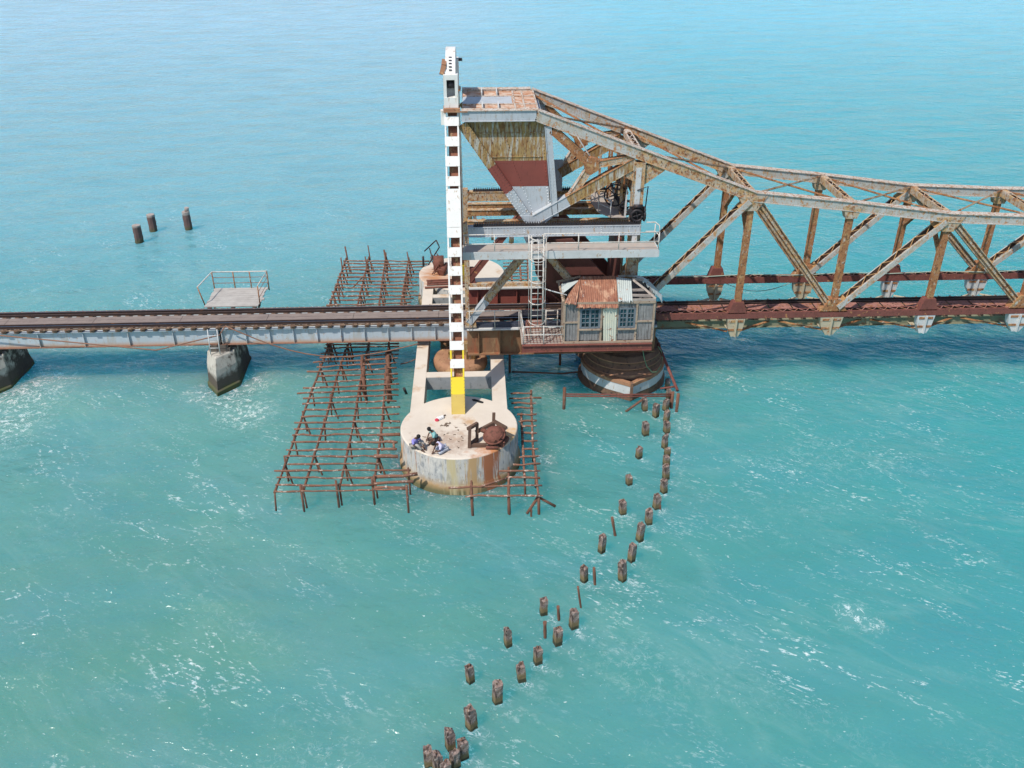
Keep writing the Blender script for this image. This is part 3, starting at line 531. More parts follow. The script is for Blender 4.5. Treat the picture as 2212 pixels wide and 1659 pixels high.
for y in (-1.0, .7, 1.7): m = MB(); m.box(.6, 9.0, y-.12, y+.12, 8.7, 9.0); m.mi = 1; m.box(.6, 9.0, y-.16, y+.16, 9.0, 9.03); m.build('beam', ['steel_rust', 'steel_mix'], t)
# ------------------------------------------------------------------ catwalk with railing
t = thing('catwalk', 'pale steel catwalk with pipe railing hung along the near rack frame', 'catwalk', (5, -3.6, 8.1))
m = MB(); m.box(.35, 9.85, -4.15, -2.98, 8.42, 8.47); m.build('deck', 'grate', t)
m = MB(); m.box(.35, 9.85, -4.20, -4.155, 8.17, 8.56); m.box(9.855, 9.90, -4.20, -2.98, 8.2, 8.5); m.build('fascia', 'offwhite', t)
for x in (1.2, 3.0, 4.8, 6.6, 8.4): m = MB(); m.bar((x, -4.1, 8.34), (x, -2.9, 8.34), .08, .1, (1, 0, 0)); m.build('bracket', 'steel_grey', t)
rx = [.45, 1.9, 3.55, 4.28, 5.95, 7.9, 9.85]
for x in rx: m = MB(); m.tube([(x, -4.13, 8.47), (x, -4.13, 9.42)], .028); m.build('railing_post', 'railpaint', t)
m = MB(); m.tube([(9.85, -3.0, 8.47), (9.85, -3.0, 9.42)], .028); m.build('railing_post', 'railpaint', t)
for z in (8.95, 9.42):
    m = MB(); m.tube([(.4, -4.13, z), (3.55, -4.13, z)], .026); m.build('handrail', 'railpaint', t)
    m = MB(); m.tube([(4.28, -4.13, z), (9.85, -4.13, z), (9.95, -3.5, z+.1), (9.85, -3.0, z+.1), (9.4, -3.0, z+.1)], .026); m.build('handrail', 'railpaint', t)
ladder('caged_ladder', 'white caged ladder hanging from the catwalk to the hut platform', 3.68, 4.26, -4.25, 3.95, 9.4, 'railpaint', cage=True)
# ------------------------------------------------------------------ LIFT SPAN
ls = thing('lift_span', 'rusty rolling lift truss span with raised counterweight end', 'lift bridge', (9, 0, 3.9))
T = [V((.45, 0, 14.62)), V((3.95, 0, 14.62)), V((14.75, 0, 10.55)), V((19.85, 0, 9.98)), V((24.95, 0, 9.32)), V((30.05, 0, 9.06)), V((35.2, 0, 8.95))]
BX = [14.68, 19.8, 24.9, 30.0, 35.2]; BZ = 4.28
def at(p, sy): return V((p[0], 2.3*sy, p[2]))
def part(m, name, mats): return m.build(name, mats+['rust_gap_shade'] if isinstance(mats, list) and len(mats) == 2 else mats, ls)
for sy in (-1, 1):
    n_ = sy < 0
    for i in range(6):
        a, b2 = at(T[i], sy), at(T[i+1], sy); d = (b2-a).normalized()*.015
        mats = ['steel_white' if i != 1 else 'steel_mix', 'steel_top'] if i else ['steel_grey', 'steel_top']
        if i == 1:
            part(box_member(a+d, lerp(a, b2, .45), .38, .46, fl=.06), 'top_chord', ['steel_white', 'steel_top']); part(box_member(lerp(a, b2, .4501), b2, .38, .46, fl=.06), 'top_chord', ['steel_mix', 'steel_top'])
        else: part(box_member(a+d, b2, .38, .46 if i < 2 else .42, fl=.06), 'top_chord', mats)
    part(laced((9.3, 2.3*sy, BZ-.17), (35.2, 2.3*sy, BZ-.17), .42, .34, pitch=.30), 'bottom_chord', ['maroon_rust', 'pink_deck'])
    # end post
    part(box_member((8.95, 2.3*sy, 3.95), (8.95, 2.3*sy, 12.35), .5, .5, fl=.03), 'end_post', ['steel_mix', 'steel_mix'])
    m = MB(); m.box(8.80, 9.06, 2.3*sy-.275, 2.3*sy-.252, 9.9, 12.1); part(m, 'cover_plate', 'offwhite')
    m = MB(); m.prism([(8.4, 2.3*sy-.17, 12.2), (9.5, 2.3*sy-.17, 12.2), (10.3, 2.3*sy-.17, 12.0), (9.2, 2.3*sy-.17, 11.2), (8.3, 2.3*sy-.17, 11.6)], (0, .34, 0)); part(m, 'gusset', 'steel_mix')
    # heel diagonals
    ap = V((3.95, 2.3*sy, 9.55)); v0 = V((8.8, 2.3*sy, 12.35)); mid = lerp(ap, v0, .33)
    part(box_member(ap, mid, .40, .46, fl=.03), 'heel_diagonal', ['steel_grey', 'steel_grey']); part(box_member(lerp(ap, v0, .331), v0, .40, .46, fl=.03), 'heel_diagonal', ['steel_yellow', 'steel_rust'])
    Nn = V((6.66, 2.3*sy, 12.2))
    part(box_member((4.7, 2.3*sy, 13.95), Nn, .34, .34, fl=.03), 'web_member', ['steel_rust', 'steel_rust'])
    part(box_member(Nn, (8.7, 2.3*sy, 12.55), .3, .28, fl=.03), 'web_member', ['steel_mix', 'steel_rust'])
    part(box_member((5.75, 2.3*sy, 10.75), Nn, .3, .30, fl=.03), 'web_member', ['steel_mix', 'steel_top'])
    m = MB(); m.prism([(6.35, 2.3*sy-.19, 11.9), (6.6, 2.3*sy-.19, 11.75), (7.0, 2.3*sy-.19, 12.0), (7.0, 2.3*sy-.19, 12.5), (6.6, 2.3*sy-.19, 12.6), (6.25, 2.3*sy-.19, 12.35)], (0, .38, 0)); part(m, 'gusset', 'steel_rust')
    part(box_member((4.95, 2.3*sy, 9.7), (4.5, 2.3*sy, 14.1), .34, .26, fl=.03, top=0), 'heel_post', ['steel_grey', 'steel_grey'])
    # posts
    for i, bx_ in enumerate(BX[:4]):
        z1 = T[i+2].z-.2; m = MB(); m.bar((bx_, 2.3*sy, BZ+.1), (bx_, 2.3*sy, z1), .22, .26); m.bar((bx_, 2.3*sy-.13, BZ+.1), (bx_, 2.3*sy-.13, z1), .02, .32); m.bar((bx_, 2.3*sy+.13, BZ+.1), (bx_, 2.3*sy+.13, z1), .02, .32)
        m.rivets((bx_-.11, 2.3*sy-.142, BZ+.2), (bx_-.11, 2.3*sy-.142, z1), (0, -1, 0)); m.rivets((bx_+.11, 2.3*sy-.142, BZ+.2), (bx_+.11, 2.3*sy-.142, z1), (0, -1, 0)); part(m, 'post', 'steel_rust')
        for zz, s_ in ((BZ-.05, 1), (z1+.25, -1)):
            big = (i % 2 == 1) if s_ > 0 else (i % 2 == 0); ww = .75 if big else .5
            m = MB(); m.prism([(bx_-ww, 2.3*sy-.225, zz), (bx_+ww, 2.3*sy-.225, zz), (bx_+.28, 2.3*sy-.225, zz+s_*(.75 if big else .65)), (bx_-.28, 2.3*sy-.225, zz+s_*(.75 if big else .65))], (0, .45, 0))
            if s_ > 0: part(m, 'gusset', 'maroon_rust' if not big else 'steel_rust')
            else: part(m, 'gusset', 'steel_mix')
    # diagonals
    P_ = lambda x, z: V((x, 2.3*sy, z))
    part(laced(P_(9.25, 4.6), P_(14.55, 10.35), .56, .28), 'laced_diagonal', ['steel_white', 'lacing'])
    part(laced(P_(20.0, 4.5), P_(24.7, 9.15), .56, .28), 'laced_diagonal', ['steel_white', 'lacing'])
    part(laced(P_(30.2, 4.5), P_(34.9, 8.75), .56, .28), 'laced_diagonal', ['steel_white', 'lacing'])
    for a, b2 in ((P_(14.95, 10.35), P_(19.6, 4.5)), (P_(25.1, 9.15), P_(29.8, 4.5))):
        m = MB(); m.bar(a, b2, .06, .34); m.bar(a, b2, .34, .04, on=.17); m.bar(a, b2, .34, .04, on=-.17); m.bar(a, b2, .30, .10)
        d = (b2-a).normalized(); nn = d.cross(V((0, 1, 0))); 
        for q in (.12, -.12): m.rivets(a+V((0, -.155, 0))+nn*q*.2, b2+V((0, -.155, 0))+nn*q*.2, (0, -1, 0))
        part(m, 'stout_diagonal', 'steel_mix')
# top struts and bracing between the two trusses
def cross(p, w_, h_, mt, z_=0): m = laced((p[0], -2.1, p[2]+z_), (p[0], 2.1, p[2]+z_), w_, h_, side=(1, 0, 0)); return part(m, 'top_strut', [mt, mt])
for i in (2, 3, 4, 5): cross(T[i], .32, .34, 'steel_mix')
m = MB(); m.box(8.75, 8.83, -2.05, 2.05, 10.6, 12.25); part(m, 'portal_plate', 'steel_rust')
cross((9.0, 0, 12.6), .34, .3, 'steel_top')
def tb(a, b2, sz=.11, mt='steel_mix', nm='lateral_brace'): m = MB(); m.bar(a, b2, sz, .03, (0, 0, 1) if False else V(b2-a).cross(V((0, 0, 1)))); m.bar(a, b2, .02, .10, V(b2-a).cross(V((0, 0, 1)))); part(m, nm, mt)
V0p = V((9.0, 0, 12.72))
seq = [T[1], V0p, T[2], T[3], T[4], T[5], T[6]]
for i, (a, b2) in enumerate(zip(seq, seq[1:])):
    z_ = V((0, 0, .12 if i > 1 else .05)); tb(at(a, -1)+z_, at(b2, 1)+z_, .17 if i < 2 else .11, 'steel_mix'); tb(at(a, 1)+z_-V((0, 0, .05)), at(b2, -1)+z_-V((0, 0, .05)), .17 if i < 2 else .11, 'steel_rust')
for i, xx in ((2, 14.7), (4, 24.92)):     # sway knees
    zt = T[i].z
    for sy in (-1, 1):
        a, b2 = V((xx, 2.15*sy, zt-2.0)), V((xx, .2*sy, zt-.25)); m = MB(); m.bar(a, b2, .2, .16, (1, 0, 0)); part(m, 'sway_knee', 'steel_rust')
# small white slotted ladder plate on the heel
a, b2 = W(1110+5+(-0)+ 0, 0, y=0) if False else V((6.15, -.9, 13.1)), V((6.95, -.9, 11.9))
m = MB()
for q in (-.2, .2): m.bar(a+V((0, q, 0)), b2+V((0, q, 0)), .16, .03)
for k in range(7): c = lerp(a, b2, k/6); m.bar(c+V((-.04, 0, .05)), c+V((.06, 0, -.08)), .45, .03)
part(m, 'slotted_plate', 'white')
# floor beams, stringers, brackets
for i, bx_ in enumerate(BX[:4]):
    m = MB(); m.box(bx_-.02, bx_+.02, -2.1, 2.1, 2.70, 2.80); m.box(bx_-.14, bx_+.14, -2.1, 2.1, 2.80, 2.816); m.mi = 1; m.box(bx_-.16, bx_+.16, -2.08, 2.08, 3.92, 3.95) if False else None
    part(m, 'floor_beam', ['ivory', 'pink_deck'])
    for sy in (-1, 1):
        y = 2.33*sy; ww = .48 if i % 2 == 0 else .62; m = MB()
        m.prism([(bx_-ww, y-.18, 3.93), (bx_+ww, y-.18, 3.93), (bx_+ww*.82, y-.18, 3.35), (bx_+.2, y-.18, 2.88), (bx_-.2, y-.18, 2.88), (bx_-ww*.82, y-.18, 3.35)], (0, .36, 0))
        m.box(bx_-.035, bx_+.035, y-.30, y-.182, 2.9, 3.92); m.rivets((bx_-.1, y-.185, 2.95), (bx_-.1, y-.185, 3.9), (0, -1, 0)); m.rivets((bx_+.1, y-.185, 2.95), (bx_+.1, y-.185, 3.9), (0, -1, 0))
        m.mi = 1
        for zz in (3.72, 3.22): m.box(bx_-ww*.78, bx_-.08, y-.21, y-.182, zz, zz+.12); m.box(bx_+.08, bx_+ww*.78, y-.21, y-.182, zz, zz+.12)
        part(m, 'end_bracket', ['ivory' if i < 2 else 'offwhite', 'steel_rust'])
        for s_ in (-1, 1):
            m = MB(); m.bar((bx_+s_*.3, 2.1*sy, 3.0), (bx_+s_*2.3, .95*sy, 3.0), .16, .03, (0, 0, 1)) if False else m.bar((bx_+s_*.3, 2.1*sy, 3.0), (bx_+s_*2.3, .95*sy, 3.0), .16, .04, V((s_*2.0, -1.15*sy, 0)).cross(V((0, 0, 1)))); part(m, 'bottom_brace', 'ivory' if sy > 0 else 'steel_rust')
for y in (-.95, .95):
    m = MB(); m.box(9.5, 35.2, y-.015, y+.015, 2.70, 3.12); m.box(9.5, 35.2, y-.13, y+.13, 2.67, 2.70); m.box(9.5, 35.2, y-.13, y+.13, 3.12, 3.15); part(m, 'stringer', 'olive')
for a, b2 in zip([9.8]+BX[:-1], BX):
    n = 4
    for k in range(n):
        x0, x1 = a+(b2-a)*k/n+.04, a+(b2-a)*(k+1)/n-.04; dz = random.uniform(0, .01)
        m = MB(); m.box(x0, x1, -.52, .50, 3.34+dz, 3.36+dz); part(m, 'deck_plate', 'pink_deck')
# counterweight
cw = MB(); y0, y1 = -2.16, 2.16
prof = lambda z: (.62+max(0, (13.9-z))*(3.45-.62)/(13.9-9.3), 4.32+(14.3-z)*.09)
lv = [14.38, 12.41, 11.14, 9.5]
for i, (za, zb) in enumerate(zip(lv, lv[1:])):
    a0, a1 = prof(za); b0, b1 = prof(zb); cw.mi = i
    cw.face([(b0, y0, zb), (b1, y0, zb), (a1, y0, za), (a0, y0, za)]); cw.face([(b1, y1, zb), (b0, y1, zb), (a0, y1, za), (a1, y1, za)])
    cw.face([(b1, y0, zb), (b1, y1, zb), (a1, y1, za), (a1, y0, za)]); cw.face([(b0, y1, zb), (b0, y0, zb), (a0, y0, za), (a0, y1, za)])
    for fx in (.02, .45, .97):
        cw.mi = 3 if i == 2 else i; cw.rivets((a0+(a1-a0)*fx, y0, za-.08), (b0+(b1-b0)*fx, y0, zb+.05), (0, -1, 0), .15, .036); cw.mi = i
    cw.mi = 3 if i == 2 else i; cw.rivets((a0+.1, y0, za-.1), (a1-.1, y0, za-.1), (0, -1, 0), .15, .026)
    cw.rivets((b0+.1, y0, zb+.1), (b1-.1, y0, zb+.1), (0, -1, 0), .15, .026)
cw.mi = 2; b0, b1 = prof(lv[-1]); cw.face([(b0, y0, lv[-1]), (b0, y1, lv[-1]), (b1, y1, lv[-1]), (b1, y0, lv[-1])]); cw.face([(.62, y0, 14.38), (4.32, y0, 14.38), (4.32, y1, 14.38), (.62, y1, 14.38)])
cwo = cw.build('counterweight', ['steel_yellow', 'maroon', 'steel_grey', 'rivet'], ls)
for k, zz in enumerate((13.75, 12.6)): m = MB(); m.box(prof(zz)[0]+.1, 4.3, y0-.03, y0-.002, zz-.02, zz+.02); m.build('seam', 'steel_yellow', cwo)
m = MB(); m.box(4.75, 5.7, 2.12, 2.2, 9.5, 11.2); part(m, 'side_plate', 'steel_grey')
# banded edge plates (diagonal along the counterweight)
for sy in (-1, 1):
    dg = MB(); p0, p1 = V((.5, 2.3*sy, 14.2)), V((3.75, 2.3*sy, 9.35)); zs = [14.2, 12.2, 10.95, 9.35]
    for i in range(3):
        dg.mi = i; t0 = (14.2-zs[i])/(4.85); t1 = (14.2-zs[i+1])/(4.85); dg.bar(lerp(p0, p1, t0), lerp(p0, p1, t1), .26, .46)
        nn = V((p1-p0)).normalized().cross(V((0, 1, 0)))
        dg.mi = 3 if i == 2 else i
        for q in (-.19, 0, .19): dg.rivets(lerp(p0, p1, t0)+V((0, -.131, 0))+nn*q, lerp(p0, p1, t1)+V((0, -.131, 0))+nn*q, (0, -1, 0), .14, .034)
    dg.build('heel_diagonal', ['steel_yellow', 'maroon', 'steel_grey', 'rivet'], ls)
m = MB(); m.prism([(3.2, -2.47, 9.75), (4.9, -2.47, 9.75), (4.4, -2.47, 9.3), (3.7, -2.47, 9.3)], (0, .1, 0)); part(m, 'apex_gusset', 'steel_grey')
m = MB(); m.prism([(3.2, 2.37, 9.75), (4.9, 2.37, 9.75), (4.4, 2.37, 9.3), (3.7, 2.37, 9.3)], (0, .1, 0)); part(m, 'apex_gusset', 'steel_grey')
# counterweight top plates
m = MB(); m.box(.5, 4.1, -2.1, 2.1, 14.70, 14.76); m.mi = 1; m.box(.5, 2.9, -.75, .75, 14.763, 14.79); m.mi = 2
for y in (-2.1, -.85, .85, 2.1): m.box(.5, 4.1, y-.04, y+.04, 14.763, 14.81)
for x in (3.0, 3.45, 4.05): m.box(x-.04, x+.04, -2.1, 2.1, 14.763, 14.805)
m.build('roof_plate', ['deck_rust', 'steel_grey', 'steel_top'], ls)
for x in (1.45, 2.2):
    for y in (-1.5, 1.5): m = MB(); m.box(x-.03, x+.03, y-.55, y+.55, 14.763, 14.95); m.build('roof_rib', 'offwhite', ls)
m = MB(); m.box(.5, 4.0, -2.1, 2.1, 14.40, 14.69); part(m, 'roof_box', 'steel_grey')
# rolling segments
for sy in (-1, 1):
    pts = [(3.75, 8.3)]
    for k in range(9):
        a = R(205+k*(278-205)/8); pts.append((8.0+4.35*math.cos(a), 8.4+4.35*math.sin(a)))
    pts += [(8.6, 4.05), (8.55, 5.2), (5.9, 8.3)]
    m = MB(); m.prism([(x, 1.85*sy-.14, max(4.02, z)) for x, z in pts], (0, .28, 0))
    m.rivets((5.6, 1.85*sy-.145, 8.1), (8.2, 1.85*sy-.145, 5.1), (0, -1, 0)); m.rivets((4.3, 1.85*sy-.145, 7.9), (5.6, 1.85*sy-.145, 8.1), (0, -1, 0)); part(m, 'rolling_segment', 'maroon_dark')
    m = MB()
    for (a, b2) in zip(pts[1:9], pts[2:10]): m.bar((a[0], 1.85*sy, max(4.02, a[1])), (b2[0], 1.85*sy, max(4.02, b2[1])), .5, .07)
    part(m, 'tread', 'maroon_rust')
m = MB(); m.box(8.3, 8.45, -1.7, 1.7, 4.3, 8.2); part(m, 'heel_diaphragm', 'maroon_dark')
# cable along the far chord
m = MB(); m.tube([(9.5+k*1.5, 2.05, 4.45+.05*math.sin(k*1.7)) for k in range(18)], .03); tag(m.build('cable', 'cable'), 'pale green cable lying along the far bottom chord', 'cable')
m = MB(); m.tube([(14.9+k*.4, 2.5, 4.0-.75*math.sin(math.pi*k/12)) for k in range(13)], .02); tag(m.build('loose_wire', 'cable'), 'thin loose wire looping between two far brackets', 'wire')
for sx in (19.95, 30.15): pass
# ------------------------------------------------------------------ machinery stage
t = thing('winding_gear', 'black spoked handwheel, shafts and gears on a beige stage in the truss', 'machinery', (8, 0, 9.3))
m = MB(); m.prism([(8.5, -2.05, 9.42), (8.5, 1.9, 9.42), (7.3, 1.9, 9.42), (7.05, .3, 9.42), (7.25, -1.2, 9.42), (7.75, -2.0, 9.42)], (0, 0, .05)); m.build('stage_floor', 'grate', t)
for p in ((7.75, -2.0), (7.25, -1.2), (7.05, .3), (7.3, 1.9)): m = MB(); m.tube([(*p, 9.45), (*p, 10.3)], .025); m.build('stage_post', 'offwhite', t)
for z in (9.9, 10.3): m = MB(); m.tube([(7.75, -2.0, z), (7.25, -1.2, z), (7.05, .3, z), (7.3, 1.9, z)], .02); m.build('stage_rail', 'offwhite', t)
def wheel(c, r, n, name, rim=.035, ax='y', mt='dark', sp=6, par=t):
    m = MB(); c = V(c); u, v = (V((1, 0, 0)), V((0, 0, 1))) if ax == 'y' else (V((0, 1, 0)), V((0, 0, 1)))
    m.tube([c+(u*math.cos(2*math.pi*k/n)+v*math.sin(2*math.pi*k/n))*r for k in range(n+1)], rim)
    for k in range(sp): a = math.pi*2*k/sp+.3; m.tube([c, c+(u*math.cos(a)+v*math.sin(a))*r], rim*.6, 5)
    k = u.cross(v); m.tube([c-k*.1, c+k*.1], r*.18, 8); return m.build(name, mt, par)
wheel((8.05, -1.3, 10.35), .55, 20, 'handwheel', .04)
wheel((8.4, .1, 10.6), .4, 16, 'gear_wheel', .06); wheel((8.55, -1.9, 9.9), .35, 16, 'gear_wheel', .06, sp=5)
m = MB(); m.tube([(8.05, -1.3, 10.35), (8.45, -1.7, 9.75)], .1); m.build('shaft', 'dark', t)
m = MB(); m.tube([(8.4, -1.7, 9.65), (8.4, 1.6, 9.65)], .09); m.build('shaft', 'dark', t)
m = MB(); m.tube([(8.1, 1.2, 11.2), (8.1, 1.2, 10.4)], .12); m.build('motor', 'dark', t)
for x, y in ((7.9, .4), (8.35, .5), (8.6, -.5), (8.15, 1.2)): m = MB(); m.box(x-.05, x+.05, y-.05, y+.05, 9.47, 12.2); m.build('stanchion', 'steel_rust', t)
for x, y, z1_ in ((8.55, 1.7, 12.2), (8.6, .9, 12.2), (8.62, 0.0, 12.2), (8.62, -1.0, 12.2), (8.3, -1.6, 11.4), (7.6, 1.5, 11.6)): m = MB(); m.box(x-.06, x+.06, y-.05, y+.05, 9.47, z1_); m.build('stanchion', 'steel_mix', t)
for z_ in (10.6, 11.4): m = MB(); m.box(8.5, 8.58, -2.0, 1.9, z_, z_+.12); m.build('cage_rail', 'steel_rust', t)
m = MB(); m.prism([(8.42, -2.08, 9.45), (8.52, -2.08, 9.45), (8.52, -2.08, 10.9), (8.46, -2.08, 10.9)], (0, .05, 0)); m.build('white_guard', 'offwhite', t)
m = MB(); m.box(8.15, 8.5, -.9, -.2, 9.47, 9.95); m.build('gear_box', 'grate', t)
t = thing('pinion_gear', 'cluster of black greasy gears at the near rack end', 'machinery', (8.95, -2.65, 9.5))
wheel((8.95, -2.75, 9.78), .28, 16, 'pinion', .07, sp=4, par=t); wheel((9.3, -2.7, 9.85), .33, 16, 'brake_wheel', .05, ax='x', sp=4, par=t)
m = MB(); m.box(8.6, 9.2, -2.62, -2.56, 9.5, 10.2); m.tube([(8.6, -2.75, 9.95), (8.6, -2.6, 9.95)], .16, 10); m.tube([(8.75, -2.75, 10.25), (9.2, -2.75, 10.25)], .1, 8); m.build('gear_case', 'dark', t)
m = MB(); m.tube([(9.35, -2.6, 9.9), (9.42, -2.6, 11.2), (8.9, -2.6, 11.0)], .03); m.build('brake_lever', 'dark', t)
# ------------------------------------------------------------------ hut platform
t = thing('hut_platform', 'rusty steel platform with white railing under the hut and ladder foot', 'platform', (6.5, -3.7, 3.4))
m = MB(); m.box(3.22, 9.78, -4.86, -4.74, 3.45, 3.78); m.box(3.22, 9.78, -4.92, -4.70, 3.42, 3.45); m.box(3.22, 9.78, -4.94, -4.68, 3.781, 3.81); m.build('edge_beam', 'maroon_rust', t)
m = MB(); m.box(3.2, 5.3, -4.72, -3.0, 3.79, 3.815); m.build('floor_plate', 'grate', t)
m = MB()
for k in range(12): m.tube([(3.3+k*.17, -4.7, 3.86), (3.3+k*.17, -3.0, 3.86)], .012, 4)
for k in range(8): m.tube([(3.25, -4.65+k*.22, 3.87), (5.25, -4.65+k*.22, 3.87)], .012, 4)
m.build('grating', 'maroon_rust', t)
for x in (3.4, 5.0, 6.6, 8.2, 9.6): m = MB(); m.box(x-.06, x+.06, -4.73, -2.9, 3.5, 3.7); m.build('bracket', 'maroon_rust', t)
m = MB(); m.box(3.5, 4.4, -3.0, -2.95, 3.83, 4.3); m.build('kick_plate', 'pink_deck', t)
for p in ((3.28, -4.78), (4.3, -4.78), (3.25, -3.0), (4.55, -2.95), (5.15, -2.95)): m = MB(); m.tube([(*p, 3.8), (*p, 4.85)], .03); m.build('railing_post', 'railpaint', t)
for z in (4.35, 4.8):
    m = MB(); m.tube([(3.25, -3.0, z), (3.28, -4.78, z), (5.25, -4.78, z)], .03); m.build('handrail', 'railpaint', t)
    m = MB(); m.tube([(4.55, -2.95, z), (5.15, -2.95, z)], .025); m.build('handrail', 'railpaint', t)
m = MB(); m.tube([(.5, -3.05, 4.9), (3.2, -3.05, 4.9)], .028); m.build('handrail', 'railpaint', t)
for x in (.6, 1.9, 3.15): m = MB(); m.tube([(x, -3.05, 3.8), (x, -3.05, 4.9)], .02); m.build('railing_post', 'railpaint', t)
# ------------------------------------------------------------------ the hut
def Z4(x, y): return (1118.2+x*.1838, 542.2+y*.1838)
hut = thing('machine_hut', 'ramshackle timber hut with torn rusty corrugated roof and blue windows', 'hut', (7.55, -3.8, 3.81))
HX0, HX1, HY, HB, HZ0, HZ1 = 5.32, 9.78, -4.68, -3.0, 3.82, 6.05
def panel(x0, x1, z0, z1, y=HY, name='wall_panel', mt='hutwood', n=None):
    m = MB(); n = n or max(2, int((x1-x0)/.14)); st = (x1-x0)/n
    for k in range(n): dz = random.uniform(0, .03); dy = random.uniform(-.008, .008); m.box(x0+k*st+.006, x0+(k+1)*st-.006, y+dy, y+.025+dy, z0+dz, z1)
    m.build(name, mt, hut)
xs = [Z4(px, 900)[0] for px in (545, 715, 980, 1165, 1390, 1590)]; xs = [W(q, 700, y=HY).x for q in xs]
panel(xs[0], xs[1], HZ0+.1, HZ1-.02); panel(xs[1], xs[2], HZ0+.1, 4.62); panel(xs[3], xs[4], HZ0+.1, 4.62); panel(xs[4], xs[5]+.1, HZ0+.1, HZ1-.02)
panel(xs[1], xs[2], 5.72, HZ1-.02); panel(xs[3], xs[4], 5.72, HZ1-.02)
for x in [HX0]+xs[1:5]+[HX1]: m = MB(); m.box(x-.05, x+.05, HY-.05, HY-.002, HZ0, HZ1); m.build('frame_post', 'hutframe', hut)
for z in (HZ0+.05, HZ1-.03): m = MB(); m.box(HX0-.05, HX1+.05, HY-.075, HY-.052, z-.06, z+.06); m.build('frame_rail', 'hutframe', hut)
for a, b2 in ((0, 1), (4, 5)): m = MB(); m.box(xs[a]+.05, min(xs[b2], HX1)-.05, HY-.05, HY-.003, 4.92, 5.0); m.build('frame_rail', 'hutframe', hut)
for a, b2 in ((1, 2), (3, 4)):
    x0, x1 = xs[a]+.05, xs[b2]-.05; z0, z1 = 4.62, 5.72; fr = MB()
    xa, xb = x0+.05, x1-.05; fr.box(x0, x1, HY-.05, HY+.02, z0, z0+.08); fr.box(x0, x1, HY-.05, HY+.02, z1-.08, z1); fr.box(x0, xa+.05, HY-.05, HY+.02, z0+.08, z1-.08); fr.box(xb-.05, x1, HY-.05, HY+.02, z0+.08, z1-.08)
    xm = (x0+x1)/2; fr.box(xm-.05, xm+.05, HY-.055, HY+.02, z0+.08, z1-.08)
    for l, r in ((xa+.05, xm-.05), (xm+.05, xb-.05)):
        fr.box((l+r)/2-.016, (l+r)/2+.016, HY-.04, HY, z0+.08, z1-.08)
        for k in (1, 2, 3): zz = z0+.08+(z1-z0-.16)*k/4; fr.box(l, r, HY-.038, HY+.002, zz-.016, zz+.016)
    fo = fr.build('window', 'winframe', hut); m = MB(); m.box(xa+.02, xb-.02, HY+.004, HY+.012, z0+.06, z1-.06); m.build('pane', 'glass', fo)
    m = MB(); m.box(x0-.05, x1+.05, HY-.12, HY-.056, z0-.08, z0-.01); m.build('sill', 'hutframe', fo)
def sheet(bot, top, n, mt, name, amp=.02, pitch=.1, rows=6, jag=.05, par=None):
    """corrugated sheet between two polylines sampled n times"""
    m = MB(); m.smooth = True; par = par or hut
    def samp(pl, t): 
        pl = [V(p) for p in pl]; k = t*(len(pl)-1); i = min(int(k), len(pl)-2); return lerp(pl[i], pl[i+1], k-i)
    grid = []
    L_ = (samp(bot, 1)-samp(bot, 0)).length
    for i in range(n+1):
        t_ = i/n; a, b2 = samp(bot, t_), samp(top, t_); a = a+(a-b2).normalized()*random.uniform(-jag, jag); nn = (b2-a).cross(samp(bot, min(1, t_+.01))-samp(bot, max(0, t_-.01))).normalized()
        if nn.z > 0: nn = -nn
        ph = math.cos(2*math.pi*t_*L_/pitch)*amp; grid.append([lerp(a, b2, j/rows)-nn*ph for j in range(rows+1)])
    for th in (0, .012):
        base = len(m.v)
        for c in grid: m.v += [p-V((0, 0, th)) for p in c]
        for i in range(n):
            for j in range(rows): q = base+i*(rows+1)+j; m.addf((q, q+rows+1, q+rows+2, q+1))
    return m.build(name, mt, par)
EY, RY, RZ = -4.92, -3.35, 6.95
def wp(px, py, y): return W(*Z4(px, py), y=y)
sheet([wp(690, 668, EY), wp(1182, 668, EY)], [wp(740, 300, RY), wp(1160, 292, RY)], 90, 'corr', 'roof_sheet')
sheet([wp(545, 612, EY), wp(690, 628, EY)], [wp(590, 520, -4.5), wp(745, 300, RY)], 24, 'corr', 'roof_sheet')
sheet([wp(1180, 592, -4.85), wp(1352, 592, -4.85)], [wp(1160, 305, RY), wp(1335, 330, RY)], 30, 'corrpale', 'roof_sheet', jag=.09)
sheet([wp(1003, 1062, HY-.09), wp(1155, 1062, HY-.09)], [wp(1003, 660, HY-.09), wp(1172, 660, HY-.09)], 30, 'corrcream', 'wall_sheet', amp=.012)
sheet([wp(520, 490, -4.3), wp(545, 490, -4.3)], [wp(510, 390, -3.6), wp(735, 340, -3.5)], 16, 'corrpale', 'roof_sheet', amp=.012)
# curled sheets at the right rear
cur = []
for k in range(9):
    u = k/8; cur.append((1180+520*u, 285+ (0 if u < .45 else 240*((u-.45)/.55)**1.6)))
sheet([wp(x, y+14+60*min(1, max(0, (x-1350)/200)), -3.35) for x, y in cur], [wp(x, y, -3.0) for x, y in cur], 40, 'corrpale', 'curled_sheet', amp=.01, rows=3, jag=.12)
for a, b2 in (((1360, 340), (1500, 450)), ((1500, 450), (1625, 560))): m = MB(); m.bar(wp(*a, -3.6) if a[0] < 1400 else wp(*a, -4.1), wp(*b2, -4.1) if b2[0] < 1550 else wp(*b2, -4.7), .06, .1); m.build('rafter', 'wood', hut)
for (a, b2, y) in (((1345, 460), (1500, 455), -4.0), ((1345, 520), (1600, 525), -4.45), ((1345, 575), (1625, 570), -4.72), ((1345, 330), (1480, 340), -3.4)):
    m = MB(); m.bar(wp(*a, y), wp(*b2, y), .05, .12); m.build('purlin', 'wood', hut)
